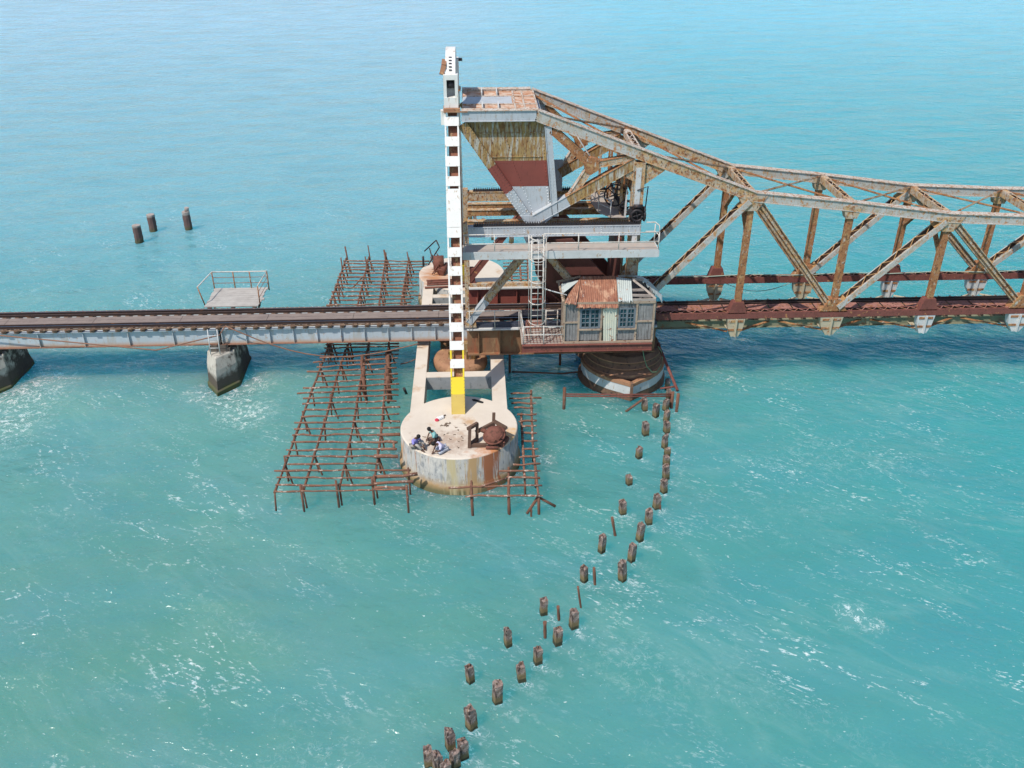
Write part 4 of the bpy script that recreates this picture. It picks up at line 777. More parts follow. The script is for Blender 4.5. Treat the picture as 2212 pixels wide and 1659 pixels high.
m = MB(); m.bar(wp(540, 600, HY), wp(480, 360, HB), .08, .1); m.build('verge_board', 'hutframe', hut)
m = MB(); m.bar(wp(455, 365, HB), wp(740, 300, HB), .06, .1); m.build('verge_board', 'hutframe', hut)
m = MB(); m.box(HX0+.02, HX1-.02, HB, HB+.03, HZ0, 6.5); m.build('rear_wall', 'hutwood', hut)
for x in (HX0, HX1-.03):
    m = MB()
    for k in range(11): y = HY+.03+k*.148; m.box(x, x+.03, y, y+.135, HZ0, 6.1+.03*k*(1 if x < 6 else .5))
    m.build('side_wall', 'hutframe' if x < 6 else 'hutwood', hut)
m = MB(); m.box(HX0, HX1, HY+.05, HB-.02, HZ0, HZ0+.03); m.build('floor', 'hutframe', hut)
m = MB(); m.box(HX0, HX1, HY-.12, HY-.08, HZ0-.0, HZ0+.1); m.build('base_trim', 'hutframe', hut)
m = MB(); m.tube([W(*Z4(210, 410), y=-4.1), W(*Z4(400, 470), y=-4.2), W(*Z4(580, 518), y=-4.5)], .03); tag(m.build('pale_pole', 'offwhite'), 'thin pale pole leaning from the caged ladder to the hut roof', 'pole')
m = MB(); pts = [(1470, 1165), (1490, 1270), (1520, 1360), (1580, 1425), (1635, 1420), (1685, 1350), (1702, 1260), (1690, 1180), (1650, 1120)]
m.tube([W(*Z4(*p), y=-4.6+.12*i) for i, p in enumerate(pts)], .022); tag(m.build('green_rope', 'rope'), 'green rope hanging in a loop beneath the hut', 'rope')
# posts below the platform
for (px, py0, py1, lab) in ((1210, 760, 788, 'short dark post dipping into the shaded water below the hut platform'), (1101, 762, 803, 'dark braced post beside the right concrete beam')):
    a = W(px, py1, z=0); b2 = W(px, py0, y=a.y); m = MB(); m.tube([a-V((0, 0, .8)), b2], .07); tag(m.build('dark_post', 'stake'), lab, 'post')
# ------------------------------------------------------------------ scaffolds
ZS = 1.0
def Z2(x, y): return (406.6+x*.26041, 542.2+y*.26041)
def Z3(x, y): return (576+x*.29105, 813.2+y*.29105)
def pole(t, a, b2, r=.047, name='pole', mt='pole', wob=.03, jit=.22):
    a, b2 = V(a), V(b2); n = max(3, int((b2-a).length/.5)); pts = []
    for k in range(n+1): pts.append(lerp(a, b2, k/n)+V((0, random.uniform(-wob, wob), random.uniform(-wob, wob))))
    m = MB(); m.tube(pts, r, 7, jit); return m.build(name, mt, t)
rows3 = [(60, 260, 855, 853), (65, 800, 805, 806), (75, 810, 752, 752), (55, 1070, 700, 696), (155, 840, 648, 645), (135, 975, 592, 590), (145, 965, 546, 536), (180, 970, 489, 483),
         (190, 990, 436, 429), (205, 990, 392, 379), (205, 990, 343, 333), (255, 985, 297, 280), (280, 990, 249, 230), (265, 965, 202, 180), (270, 980, 162, 136), (225, 980, 127, 94), (270, 985, 87, 57)]
rows2 = [(1055, 1740, 1085, 1060), (1080, 1740, 1040, 1017), (985, 1730, 1003, 971), (1065, 1730, 961, 929), (1035, 1740, 925, 886), (1090, 1745, 887, 855), (1095, 1750, 852, 828), (1130, 1750, 808, 790), (1140, 1750, 778, 768)]
sc = thing('timber_scaffold', 'large grid of rust-brown poles over the water left of the near drum', 'scaffold', (-5, -7, 0))
for x0, x1, ya, yb in rows3: pole(sc, W(*Z3(x0, ya), z=ZS+.1), W(*Z3(x1, yb), z=ZS+.1))
for x0, x1, ya, yb in rows2: pole(sc, W(*Z2(x0, ya), z=ZS+.1), W(*Z2(x1, yb), z=ZS+.1))
for (x0, ya, x1, yb, r) in ((790, 745, 1120, 727, .08), (795, 800, 1090, 775, .08), (800, 828, 1045, 822, .06), (790, 842, 1045, 835, .05), (255, 853, 800, 845, .04), (820, 430, 990, 430, .07), (800, 590, 975, 595, .09), (850, 483, 965, 487, .07), (850, 540, 965, 540, .07)):
    pole(sc, W(*Z3(x0, ya), z=ZS+.13), W(*Z3(x1, yb), z=ZS+.13), r)
m = MB(); m.tube([W(*Z3(940, 480), z=ZS+.1), W(*Z3(945, 530), z=ZS+.1)], .05); m.build('short_tie', 'pole', sc)
beams = [[Z3(60, 865), Z3(270, 290), Z2(1160, 800), Z2(1185, 740)], [Z3(270, 850), Z3(430, 350), Z3(520, 10), Z2(1300, 840), Z2(1340, 755)], [Z3(540, 830), Z3(640, 380), Z3(700, 20), Z2(1500, 760)], [Z3(800, 780), Z3(850, 420), Z3(885, 10), Z2(1660, 820), Z2(1665, 760)]]
lx = [(-8.02, -7.6), (-6.3, -6.1), (-4.5, -4.3), (-2.75, -2.55)]
for bl in beams:
    pts = [W(*p, z=ZS-.02) for p in bl]
    for a, b2 in zip(pts, pts[1:]): pole(sc, a, b2, .06, 'runner', 'stake', .02)
    full = pts[-1]-pts[0]; n = int(full.length/1.6)
    for k in range(n+1):
        q = k/n*(len(pts)-1); i = min(int(q), len(pts)-2); c = lerp(pts[i], pts[i+1], q-i)
        d = random.uniform(.05, .35); s_ = random.choice((-1, 1))
        m = MB(); m.tube([c+V((0, 0, random.uniform(.0, .35))), c+V((d*s_*.4, .1, -1.6))], .045, 6, .2); m.build('prop', 'stake', sc)
        if k % 2: m = MB(); m.tube([c+V((0, 0, .05)), c+V((.45, -.35, -1.5))], .045, 6, .2); m.build('prop', 'stake', sc)
for (px, y0, y1) in ((258, 805, 1010), (520, 775, 1000), (787, 755, 965), (1042, 810, 970), (1055, 680, 740), (140, 590, 780)):
    c = W(*Z3(px, (y0+60)), z=ZS); m = MB(); m.tube([c+V((0, 0, .45)), c+V((.02, 0, -1.6))], .052, 6, .2); m.build('prop', 'stake', sc)
for (px, py, n_) in ((1450, 900, 7), (1650, 860, 9)):      # thick bundles of piles
    for k in range(n_):
        c = W(*Z2(px+random.uniform(-14, 14), py+k*30), z=ZS+.15); m = MB(); m.tube([c+V((0, 0, .2)), c+V((random.uniform(-.05, .15), 0, -1.7))], .08, 6, .15); m.build('bundle_pile', 'stake', sc)
# rear scaffold
sr = thing('timber_scaffold', 'pole grid over the water beyond the track, left of the far drum', 'scaffold', (-6, 9, 0))
rr = [(1310, 2000, 80, 88), (1290, 1990, 105, 108), (1280, 1960, 131, 132), (1280, 1930, 157, 160), (1262, 1920, 183, 190), (1240, 1920, 214, 218), (1235, 1900, 247, 254), (1220, 1915, 277, 281), (1210, 1860, 303, 306), (1190, 1900, 338, 338), (1185, 1930, 372, 368), (1170, 1870, 409, 395), (1145, 1850, 453, 427), (1150, 1845, 478, 452)]
for x0, x1, ya, yb in rr: pole(sr, W(*Z2(x0, ya), z=ZS+.1), W(*Z2(x1, yb), z=ZS+.1), .05)
for a, b2 in (((1312, 60), (1165, 470)), ((1500, 50), (1400, 470)), ((1640, 40), (1580, 470)), ((1830, 60), (1760, 460))):
    p, q = W(*Z2(*a), z=ZS), W(*Z2(*b2), z=ZS); pole(sr, p, q, .055, 'runner', 'stake', .02)
    for k in range(8):
        c = lerp(p, q, (k+.1)/8); m = MB(); m.tube([c+V((0, 0, random.choice((.1, .3, .9)) if k < 3 else .2)), c+V((random.uniform(.0, .3), 0, -1.6))], .05, 6, .2); m.build('prop', 'stake', sr)
        if k % 2 == 0: m = MB(); m.tube([c, c+V((.5, -.3, -1.6))], .045, 6, .2); m.build('prop', 'stake', sr)
p = W(*Z2(1480, 180), z=1.0); m = MB(); m.tube([p, W(*Z2(1370, 300), z=.1)], .045, 6, .2); m.build('brace', 'stake', sr)
s4 = thing('timber_scaffold', 'short rows of poles right of the far drum, seen through the truss', 'scaffold', (4, 10, 0))
def Z22(x, y): return (914.9+x*.2451, 420.2+y*.2451)
for k, (x0, x1, y_) in enumerate(((650, 925, 573), (700, 930, 602), (700, 930, 632), (710, 930, 665), (720, 930, 690), (735, 930, 718), (740, 930, 752))): pole(s4, W(*Z22(x0, y_), z=ZS+.05), W(*Z22(x1, y_), z=ZS+.05), .045)
for x0, y0, x1, y1 in ((850, 570, 860, 760), (775, 690, 780, 755), (915, 575, 925, 760)):
    p, q = W(*Z22(x0, y0), z=ZS), W(*Z22(x1, y1), z=ZS); pole(s4, p, q, .055, 'runner')
    for k in (0.05, .5, .95): c = lerp(p, q, k); m = MB(); m.tube([c, c-V((0, 0, 1.7))], .05); m.build('prop', 'stake', s4)
# right scaffold
s5 = thing('timber_scaffold', 'narrow ladder-like pole scaffold hugging the right side of the near drum', 'scaffold', (3.6, -8.5, 0))
r5 = [(1810, 1970, 125, 128), (1800, 2040, 161, 158), (1815, 2000, 198, 199), (1835, 1980, 231, 234), (1860, 2005, 286, 281), (1870, 2005, 333, 327), (1890, 2005, 374, 364), (1895, 2005, 420, 417), (1905, 2010, 480, 474), (1912, 2015, 540, 538), (1873, 2025, 598, 592), (1830, 2030, 655, 647), (1725, 2030, 706, 701), (1780, 2030, 750, 749), (1350, 2045, 826, 808), (1475, 2050, 888, 882)]
for x0, x1, ya, yb in r5: pole(s5, W(*Z3(x0, ya), z=ZS+.1), W(*Z3(x1, yb), z=ZS+.1))
pole(s5, W(*Z3(1590, 815), z=ZS+.15), W(*Z3(1785, 752), z=ZS+.1))
for x0, y0, x1, y1 in ((1962, 118, 1975, 500), (1975, 500, 2018, 890), (1890, 290, 1915, 750), (1796, 690, 1797, 890), (1520, 790, 1520, 890)):
    p, q = W(*Z3(x0, y0), z=ZS), W(*Z3(x1, y1), z=ZS); pole(s5, p, q, .06, 'runner')
    n = max(1, int((p-q).length/1.5))
    for k in range(n+1): c = lerp(p, q, k/n); m = MB(); m.tube([c+V((0, 0, .12)), c+V((.05, 0, -1.6))], .055, 6, .2); m.build('prop', 'stake', s5)
for x_, h_ in ((1520, .5), (1795, .5)): c = W(*Z3(x_, 885 if x_ < 1600 else 885), z=ZS); m = MB(); m.tube([c+V((0, 0, h_)), c+V((.04, 0, -1.6))], .07, 6, .15); m.build('prop', 'stake', s5)
c = W(*Z3(2015, 895), z=.9)
for d in ((.75, -.1, -.45), (-.5, -.25, -.7)): m = MB(); m.tube([c, c+V(d)], .06, 6, .2); m.build('brace', 'stake', s5)
# ------------------------------------------------------------------ fender pipes round the caisson
def Z5(x, y): return (1084.3+x*.22463, 745.5+y*.22463)
t = thing('fender_pipes', 'rust-red pipe frame around the dark round pier', 'pipe frame', (10, -4, 0))
p = W(*Z5(600, 490), z=.75); q = W(*Z5(1640, 490), z=.75)
for dz in (0, .12): m = MB(); m.tube([p+V((0, 0, dz*.0+dz)), lerp(p, q, .5)+V((0, 0, dz-.03)), q+V((0, 0, dz))], .04); m.build('pipe', 'maroon_rust', t)
for c, a, b2 in ((p, .5, -1), (q, .25, -1), (W(*Z5(1625, 500), z=.6), .3, -1), (W(*Z5(1693, 500), z=.9), .2, -1.2)): m = MB(); m.tube([c+V((0, 0, a)), c+V((0, 0, b2-.5))], .085); m.build('upright', 'stake', t)
m = MB(); m.tube([W(1421, 742, y=-2.2), W(*Z5(1690, 440), z=1.0)], .085); m.build('slanting_pipe', 'maroon_rust', t)
m = MB(); m.tube([W(*Z5(1520, 418), z=1.0), W(*Z5(1665, 398), z=1.1)], .05); m.build('pipe', 'maroon_rust', t)
m = MB(); m.tube([W(1105, 803, z=.5), W(1215, 807, z=.35), W(1260, 802, z=.5)], .045); tag(m.build('drooping_pipe', 'stake'), 'thin drooping rusty pipe over shaded water between drum pier and round pier', 'pipe')
m = MB(); m.tube([W(*Z5(1190, 640), z=.0), W(*Z5(1350, 525), z=.75)], .06, 6, .15); tag(m.build('leaning_pole', 'stake'), 'driftwood pole leaning on the first inner pile', 'pole')
m = MB(); a = W(*Z3(1020, 88), z=.45); m.tube([a, W(*Z3(1040, 135), z=-.1)], .08); tag(m.build('dark_post', 'dark'), 'lone black post in the water between scaffold and concrete beam', 'post')
m = MB(); m.tube([W(868, 903, z=.3), W(905, 886, z=.5)], .03); tag(m.build('loose_wire', 'stake'), 'loose dark wire reaching from scaffold to left concrete beam', 'wire') if False else None
m = MB(); m.tube([W(*Z2(1760, 938), z=.7), W(*Z2(1820, 925), z=.75), W(*Z2(1890, 897), z=1.2)], .03); tag(m.build('loose_wire', 'stake'), 'loose dark wire reaching from scaffold to the left concrete beam', 'wire')
# ------------------------------------------------------------------ piles
def pile(px, pt, pb, wpx, label, kind=0, group='broken concrete piles in the sea', lean=0.):
    b_ = W(px, pb, z=0); topc = W(px, pt+wpx*.25, y=b_.y); h = max(.35, topc.z); Z = (b_-CAMPOS).dot(_fw); r = wpx/1961.57*Z/2*1.05
    b_.y += r*.8
    m = MB(); n = 12 if kind == 0 else 10; rings = []; rot = random.uniform(.15, .75); lv_ = [-1.0, 0, .12, .28*h, .45*h, .62*h, .78*h, .9*h, h]
    ph = [random.uniform(.94, 1.06) for _ in range(n)]; chip = random.uniform(0, 6.28); deep = random.uniform(.0, .20); waist = random.choice((0, 0, 0, .08)); wz = random.uniform(.5, .8)
    for j, z in enumerate(lv_):
        s = 1.02-.02*z/h-waist*math.exp(-((z/h-wz)/.10)**2); ring = len(m.v)
        for k in range(n):
            a = 2*math.pi*(k+.5)/n+rot
            sq = 1/max(abs(math.cos(a-rot)), abs(math.sin(a-rot)))**.9
            rr_ = r*s*ph[k]*random.uniform(.95, 1.05)*(sq if kind == 0 else 1.05)*.90; cut = max(0, math.cos(a-chip))
            zz = z
            if j >= len(lv_)-2 and kind == 0: zz = z-cut*deep*h*(1 if j == len(lv_)-1 else .5)+(random.uniform(-.04, .04)*h if j == len(lv_)-1 else 0); rr_ *= 1-.05*cut
            m.v.append(V((b_.x+rr_*math.cos(a)+lean*max(z, 0), b_.y+rr_*math.sin(a), zz)))
        rings.append(ring)
    for a, c in zip(rings, rings[1:]):
        for k in range(n): m.addf((a+k, a+(k+1) % n, c+(k+1) % n, c+k))
    mid = [m.v[rings[-1]+k] for k in range(n)]; cx_ = sum((q for q in mid), V((0, 0, 0)))/n; base = len(m.v)
    for k in range(n): q = lerp(mid[k], cx_, .5); q.z += random.uniform(-.06, .07)*(1 if kind == 0 else .2); m.v.append(q)
    for k in range(n): m.addf((rings[-1]+k, rings[-1]+(k+1) % n, base+(k+1) % n, base+k))
    ci = len(m.v); m.v.append(cx_+V((0, 0, random.uniform(-.03, .08)*(1 if kind == 0 else .2))))
    for k in range(n): m.addf((base+k, base+(k+1) % n, ci))
    WASH.append((b_.x+.05, b_.y-r*.6, r*1.9, 1.0)); WASH.append((b_.x+r*1.8, b_.y-r*1.9, r*2.0, .75)); WASH.append((b_.x+r*3.6, b_.y-r*3.4, r*1.8, .4))
    t = thing('concrete_pile' if kind == 0 else 'pipe_pile', label, 'pile', (b_.x, b_.y, 0), group)
    m.build('shaft', 'pile' if kind == 0 else 'pipe', t)
    if kind == 0 and random.random() < .6:
        m = MB(); k = random.randint(1, 3)
        for _ in range(k):
            p = V((b_.x+lean*h+random.uniform(-.4, .4)*r, b_.y+random.uniform(-.4, .4)*r, h*.92)); m.tube([p, p+V((random.uniform(-.06, .06), 0, random.uniform(.08, .2)))], .012, 4)
        m.build('rebar', 'rustrod', t)
    return t
def stake(px, pt, pb, wpx, label, lean_px=0):
    b_ = W(px+lean_px, pb, z=0); tp = W(px, pt, y=b_.y); Z = (b_-CAMPOS).dot(_fw); r = wpx/1961.57*Z/2
    m = MB(); m.tube([b_+(b_-tp)*.5, b_, lerp(b_, tp, .35), lerp(b_, tp, .7), tp], r, 7, .18)
    tag(m.build('timber_stake', 'stake'), label, 'stake', 'dark timber stakes among the piles')
def Z6(x, y): return (1118.2+x*.18380, 1050.4+y*.1838)
def Z7(x, y): return (881+x*.22389, 1287.6+y*.22389)
ordn = ['', 'second', 'third', 'fourth', 'fifth', 'sixth', 'seventh', 'eighth', 'ninth', 'tenth', 'eleventh', 'twelfth', 'thirteenth', 'fourteenth', 'fifteenth', 'sixteenth', 'seventeenth', 'eighteenth', 'nineteenth', 'twentieth']
outer_p = [(Z5, 1590, 325, 430, 40), (Z5, 1600, 420, 520, 42), (Z5, 1575, 520, 640, 52), (Z5, 1582, 630, 745, 50), (Z5, 1585, 735, 855, 52), (Z5, 1567, 855, 1000, 50), (Z5, 1592, 990, 1070, 50), (Z5, 1583, 1065, 1165, 55), (Z5, 1580, 1155, 1295, 58), (Z5, 1560, 1295, 1430, 56), (Z6, 1630, 100, 280, 72), (Z6, 1545, 280, 455, 76), (Z6, 1437, 440, 650, 78), (Z6, 1340, 685, 890, 76), (Z6, 1238, 880, 1125, 80),
           (Z7, 1600, 145, 315, 76), (Z7, 1448, 320, 465, 78), (Z7, 1255, 510, 655, 80), (Z7, 1098, 670, 820, 84), (Z7, 863, 845, 1045, 90), (Z7, 615, 1090, 1300, 90)]
olab = ['dark pile half hidden behind the pipe frame, nearest the round pier', 'dark pile just below the slanting pipe foot', 'pale-capped pile right of the horizontal pipe end, topmost of the straight column', 'second pile of the straight column running down from the round pier',
        'third pile of the straight column running down from the round pier', 'tall narrow fourth pile of the straight column below the round pier', 'short fifth pile of the straight column, nudged rightwards', 'sixth pile of the straight column, broken across its top',
        'seventh pile of the straight column, overlapping the pile below', 'long mossy-footed eighth pile where the column starts to curve', 'pile with a small stub at its foot, first after the column bends left', 'pile with a rough dark stub at its right foot, left of the bend',
        'pale-headed pile in the outer curve, level with the short leaning stake', 'leaning pile in the outer curve with white wash at its foot', 'tallest dark pile of the outer curve, right of the two long stakes',
        'flat-topped jagged pile right of the short black stake', 'pile with sharply pointed top below the flat-topped jagged one', 'smooth square pile with pale sloping cap in the outer curve', 'square pinkish-topped pile left of the smooth pale-capped one',
        'large pile with a pale gash on its face, upper of the last lone pair', 'tall square pile with yellow band, just above the bottom cluster']
for (Zf, x, y0, y1, w_), lb in zip(outer_p, olab):
    k = {Z5: .22463, Z6: .1838, Z7: .22389}[Zf]; X, Y0 = Zf(x, y0); _, Y1 = Zf(x, y1); pile(X, Y0, Y1, w_*k, lb, lean=random.uniform(-.07, .05))
inner_p = [(Z5, 1375, 510, 640, 50), (Z5, 1480, 565, 700, 54), (Z5, 1382, 740, 875, 58), (Z5, 1320, 980, 1090, 52), (Z5, 1225, 1255, 1350, 54), (Z6, 1235, 175, 345, 76), (Z6, 990, 580, 780, 72), (Z6, 783, 950, 1130, 78), (Z7, 1308, 35, 180, 70), (Z7, 967, 315, 490, 66), (Z7, 605, 680, 845, 70)]
ilab = ['mossy inner pile touched by the leaning driftwood pole', 'thick inner pile between the driftwood pole and the straight column', 'lone inner pile with foam trailing at its foot, below the mossy pair', 'small lone inner pile halfway along the straight column', 'stubby lone inner pile left of the bend, dark-faced',
        'square flat-topped inner pile directly above the short leaning stake', 'two-tone inner pile with brown lower half, left of the leaning stake', 'rough mottled inner pile beside the long upright stake', 'lumpy notched inner pile left of the short black stake', 'slim square inner pile holed near its middle', 'slim inner pile with ochre foot, furthest down the inner line']
for (Zf, x, y0, y1, w_), lb in zip(inner_p, ilab):
    k = {Z5: .22463, Z6: .1838, Z7: .22389}[Zf]; X, Y0 = Zf(x, y0); _, Y1 = Zf(x, y1); pile(X, Y0, Y1, w_*k, lb, lean=random.uniform(-.07, .05))
clus = [(412, 1295, 1500, 88, 'jagged spiky pile at the top of the bottom cluster'), (535, 1400, 1590, 92, 'broad leaning pile at the right of the bottom cluster'), (455, 1500, 1680, 84, 'knobbly pile in the middle of the bottom cluster'), (198, 1480, 1665, 88, 'leftmost domed pile of the bottom cluster'), (290, 1520, 1720, 92, 'pale-faced pile next to the leftmost domed one'), (370, 1620, 1790, 90, 'pile cut off by the bottom edge of the photo')]
for x, y0, y1, w_, lb in clus:
    X, Y0 = Z7(x, y0); _, Y1 = Z7(x, y1); pile(X, Y0, Y1, w_*.22389, lb)
for (Zf, x, y0, y1, w_, ln, lb) in ((Z6, 160, 262, 355, 26, 0, 'tiny brown stake alone below the right scaffold'), (Z6, 1110, 365, 570, 34, 35, 'reddish stake leaning right beneath the flat-topped inner pile'), (Z6, 898, 955, 1150, 36, 10, 'straight stake right beside the mottled inner pile'),
                               (Z6, 708, 1178, 1430, 26, 36, 'longest thinnest stake, leaning over at the middle of the row'), (Z6, 475, 1410, 1560, 38, 10, 'short black stake between two thick piles'), (Z7, 1322, 250, 385, 34, 3, 'rust-topped stake left of the pointed pile'), (Z5, 1520, 1538, 1580, 22, 2, 'low dark stub at the foot of the pile at the bend')):
    k = {Z5: .22463, Z6: .1838, Z7: .22389}[Zf]; X, Y0 = Zf(x, y0); _, Y1 = Zf(x, y1); stake(X, Y0, Y1, w_*k, lb, ln*k)
def Z8(x, y): return (237.2+x*.10723, 406.6+y*.10723)
fp = []
for (x0, x1, y0, y1, w_, lb) in ((535, 615, 725, 1105, 165, 'leftmost of the three distant pipe piles, with broken top half'), (845, 890, 510, 890, 155, 'middle of the three distant pipe piles, chamfered top'), (1552, 1600, 450, 850, 155, 'rightmost of the three distant pipe piles, with a bird-like peg on top')):
    X, Y0 = Z8((x0+x1)/2, y0); _, Y1 = Z8(x1, y1); fp.append(pile(X, Y0, Y1, w_*.10723, lb, 1, 'distant round pipe piles'))
m = MB(); q = fp[2].location; pa, pb = W(*Z8(1550, 470), y=q.y+.05), W(*Z8(1545, 385), y=q.y+.05); m.tube([pa, lerp(pa, pb, .6), pb], .17, 8); m.build('peg', 'pipe', fp[2])
bl = ['far dark pile seen just right of the tower, uppermost', 'second far dark pile stepping down from the tower', 'third far dark pile, larger, right of the tower', 'fourth far dark pile behind the rack frame', 'fifth far dark pile behind the rack frame', 'far pile seen under the rack beam, left one', 'far pile seen under the rack beam, beside the apex gusset']
for (x, y0, y1, w_), lb in zip(((395, 142, 200, 22), (417, 152, 225, 24), (452, 183, 262, 28), (527, 212, 285, 30), (610, 247, 320, 32), (612, 365, 395, 26), (775, 345, 430, 34)), bl):
    X, Y0 = Z22(x, y0); _, Y1 = Z22(x, y1); pile(X, Y0, Y1, w_*.2451, lb, 0, 'dark piles far behind the tower')
# ------------------------------------------------------------------ winches on the drums
def winch(cx, cy, flip, label):
    z = 1.9; t = thing('winch', label, 'winch', (cx, cy, z), 'rusty winches on the concrete drums'); s = flip
    m = MB(); R_ = .47
    for k in range(10):
        u0 = -1+2*k/10; u1 = -1+2*(k+1)/10; rings = []
        for u in (u0, u1):
            rr = R_*math.sqrt(max(.05, 1-u*u)); cc = V((cx+.05, cy, z+.45))+V((-.25, -.35, .9)).normalized()*u*R_*.8; rings.append(len(m.v)); ax = V((-.25, -.35, .9)).normalized(); e1 = ax.cross(V((0, 0, 1))).normalized(); e2 = ax.cross(e1)
            m.v += [cc+(e1*math.cos(2*math.pi*q/24)+e2*math.sin(2*math.pi*q/24))*rr for q in range(24)]
        m.smooth = True
        for q in range(24): m.addf((rings[0]+q, rings[0]+(q+1) % 24, rings[1]+(q+1) % 24, rings[1]+q))
        m.smooth = False
    m.addf([rings[1]+q for q in range(24)]); ax = V((-.25, -.35, .9)).normalized(); e1 = ax.cross(V((0, 0, 1))).normalized(); e2 = ax.cross(e1); cc = V((cx+.05, cy, z+.45))
    m.tube([cc+(e1*math.cos(2*math.pi*q/20)+e2*math.sin(2*math.pi*q/20))*.48 for q in range(17)], .06, 6, .35)
    m.tube([cc+e1*.3+ax*.02, cc+e1*.75+ax*.1], .13, 8, .2); m.build('rope_drum', 'winch', t)
    m = MB(); m.tube([(cx+.3, cy+.1, z+.5), (cx+.55, cy+.1, z+.5)], .24, 12, .2); m.tube([(cx+.35, cy-.3, z+.12), (cx+.6, cy+.2, z+.15)], .12, 8, .3); m.tube([(cx-.35, cy-.45, z+.1), (cx+.2, cy-.5, z+.1)], .09, 8, .3); m.build('gear', 'winch', t)
    for k in range(9):
        a = V((cx+random.uniform(-.3, .6), cy+random.uniform(-.5, .4), z+random.uniform(.1, .5))); m = MB(); m.tube([a, a+V((random.uniform(-.35, .35), random.uniform(-.35, .2), random.uniform(.0, .45)))], .04, 5, .3); m.build('bent_bar', 'winch', t)
    for a, b2 in (((-1.15, -.25, .08), (-.3, -.25, .08)), ((-1.1, -.3, .0), (-1.05, -.1, .95)), ((-.75, .2, .0), (-.72, .3, .85)), ((-1.15, -.1, .85), (-.7, .3, .9)), ((-.8, .25, .45), (.1, .6, .75)), ((.0, .6, 0.), (.05, .75, 1.15)), ((.05, .6, .8), (.6, .3, .6)), ((-1.1, -.25, .1), (-.72, .25, .1))):
        m = MB(); m.bar((cx+a[0], cy+a[1]*s, z+a[2]+.02), (cx+b2[0], cy+b2[1]*s, z+b2[2]+.02), .14, .14); m.build('frame_bar', 'winchwood', t)
winch(1.62, -10.8, 1, 'rusty winch with ball-like drum and leaning frame on the near drum')
def winch2():
    t = thing('winch', 'tangled rusty winch wreck with a slanting frame on the far drum', 'winch', (-1.6, 9.3, 1.9), 'rusty winches on the concrete drums')
    m = MB(); m.tube([(-1.75, 9.6, 2.4), (-1.1, 9.6, 2.4)], .5, 14, .15); m.tube([(-1.3, 8.7, 2.1), (-.9, 9.6, 2.3)], .2, 8, .4); m.build('rope_drum', 'winch', t)
    for k in range(12):
        a = V((-1.5+random.uniform(-.5, .6), 9.3+random.uniform(-.6, .6), 2.0)); m = MB(); m.tube([a, a+V((random.uniform(-.5, .5), random.uniform(-.4, .4), random.uniform(.3, .9)))], .035, 5); m.build('bent_bar', 'winch', t)
    P0 = [(-2.35, 10.2, 3.0), (-1.55, 10.2, 3.75), (-1.35, 10.0, 3.35), (-2.1, 9.6, 2.3)]
    for a, b2 in zip(P0, P0[1:]): m = MB(); m.bar(a, b2, .07, .07); m.build('frame_bar', 'dark', t)
    m = MB(); m.bar((-2.0, 10.1, 3.25), (-1.8, 9.7, 2.6), .07, .07); m.build('frame_bar', 'dark', t)
    for y in (6.7, 7.15, 7.5, 7.8): m = MB(); m.tube([(-2.0+random.uniform(-.3, .1), y, 1.98), (.4, y+.1, 2.0)], .06, 6, .2); m.build('loose_bar', 'winch', t)
    m = MB(); m.tube([(-2.45, 10.3, 1.9), (-2.45, 10.3, 2.6)], .07); m.build('bollard', 'dark', t)
winch2()
# ------------------------------------------------------------------ people
def skinmesh(name, chains, mat, parent, sub=1, loc=(0, 0, 0), rz=0.):
    """chains: list of lists of ((x,y,z), r); a first entry that is an int refers to an existing vertex"""
    vs, rs, es = [], [], []
    for ch in chains:
        prev = None
        for e in ch:
            if isinstance(e, int): prev = e; continue
            vs.append(V(e[0])); rs.append(e[1])
            if prev is not None: es.append((prev, len(vs)-1))
            prev = len(vs)-1
    me = bpy.data.meshes.new(name); me.from_pydata([tuple(v) for v in vs], es, []); o = bpy.data.objects.new(name, me); COL.objects.link(o)
    md = o.modifiers.new('skin', 'SKIN'); md.use_smooth_shade = True
    lay = me.skin_vertices[0].data if me.skin_vertices else None
    if lay is None:
        bm = bmesh.new(); bm.from_mesh(me); bm.verts.layers.skin.verify(); bm.to_mesh(me); bm.free(); lay = me.skin_vertices[0].data
    for i, r in enumerate(rs):
        lay[i].radius = (r, r) if not isinstance(r, tuple) else r; lay[i].use_root = (i == 0)
    sb = o.modifiers.new('sub', 'SUBSURF'); sb.levels = sub; sb.render_levels = sub
    me.materials.append(M[mat])
    if parent: o.parent = parent
    return o
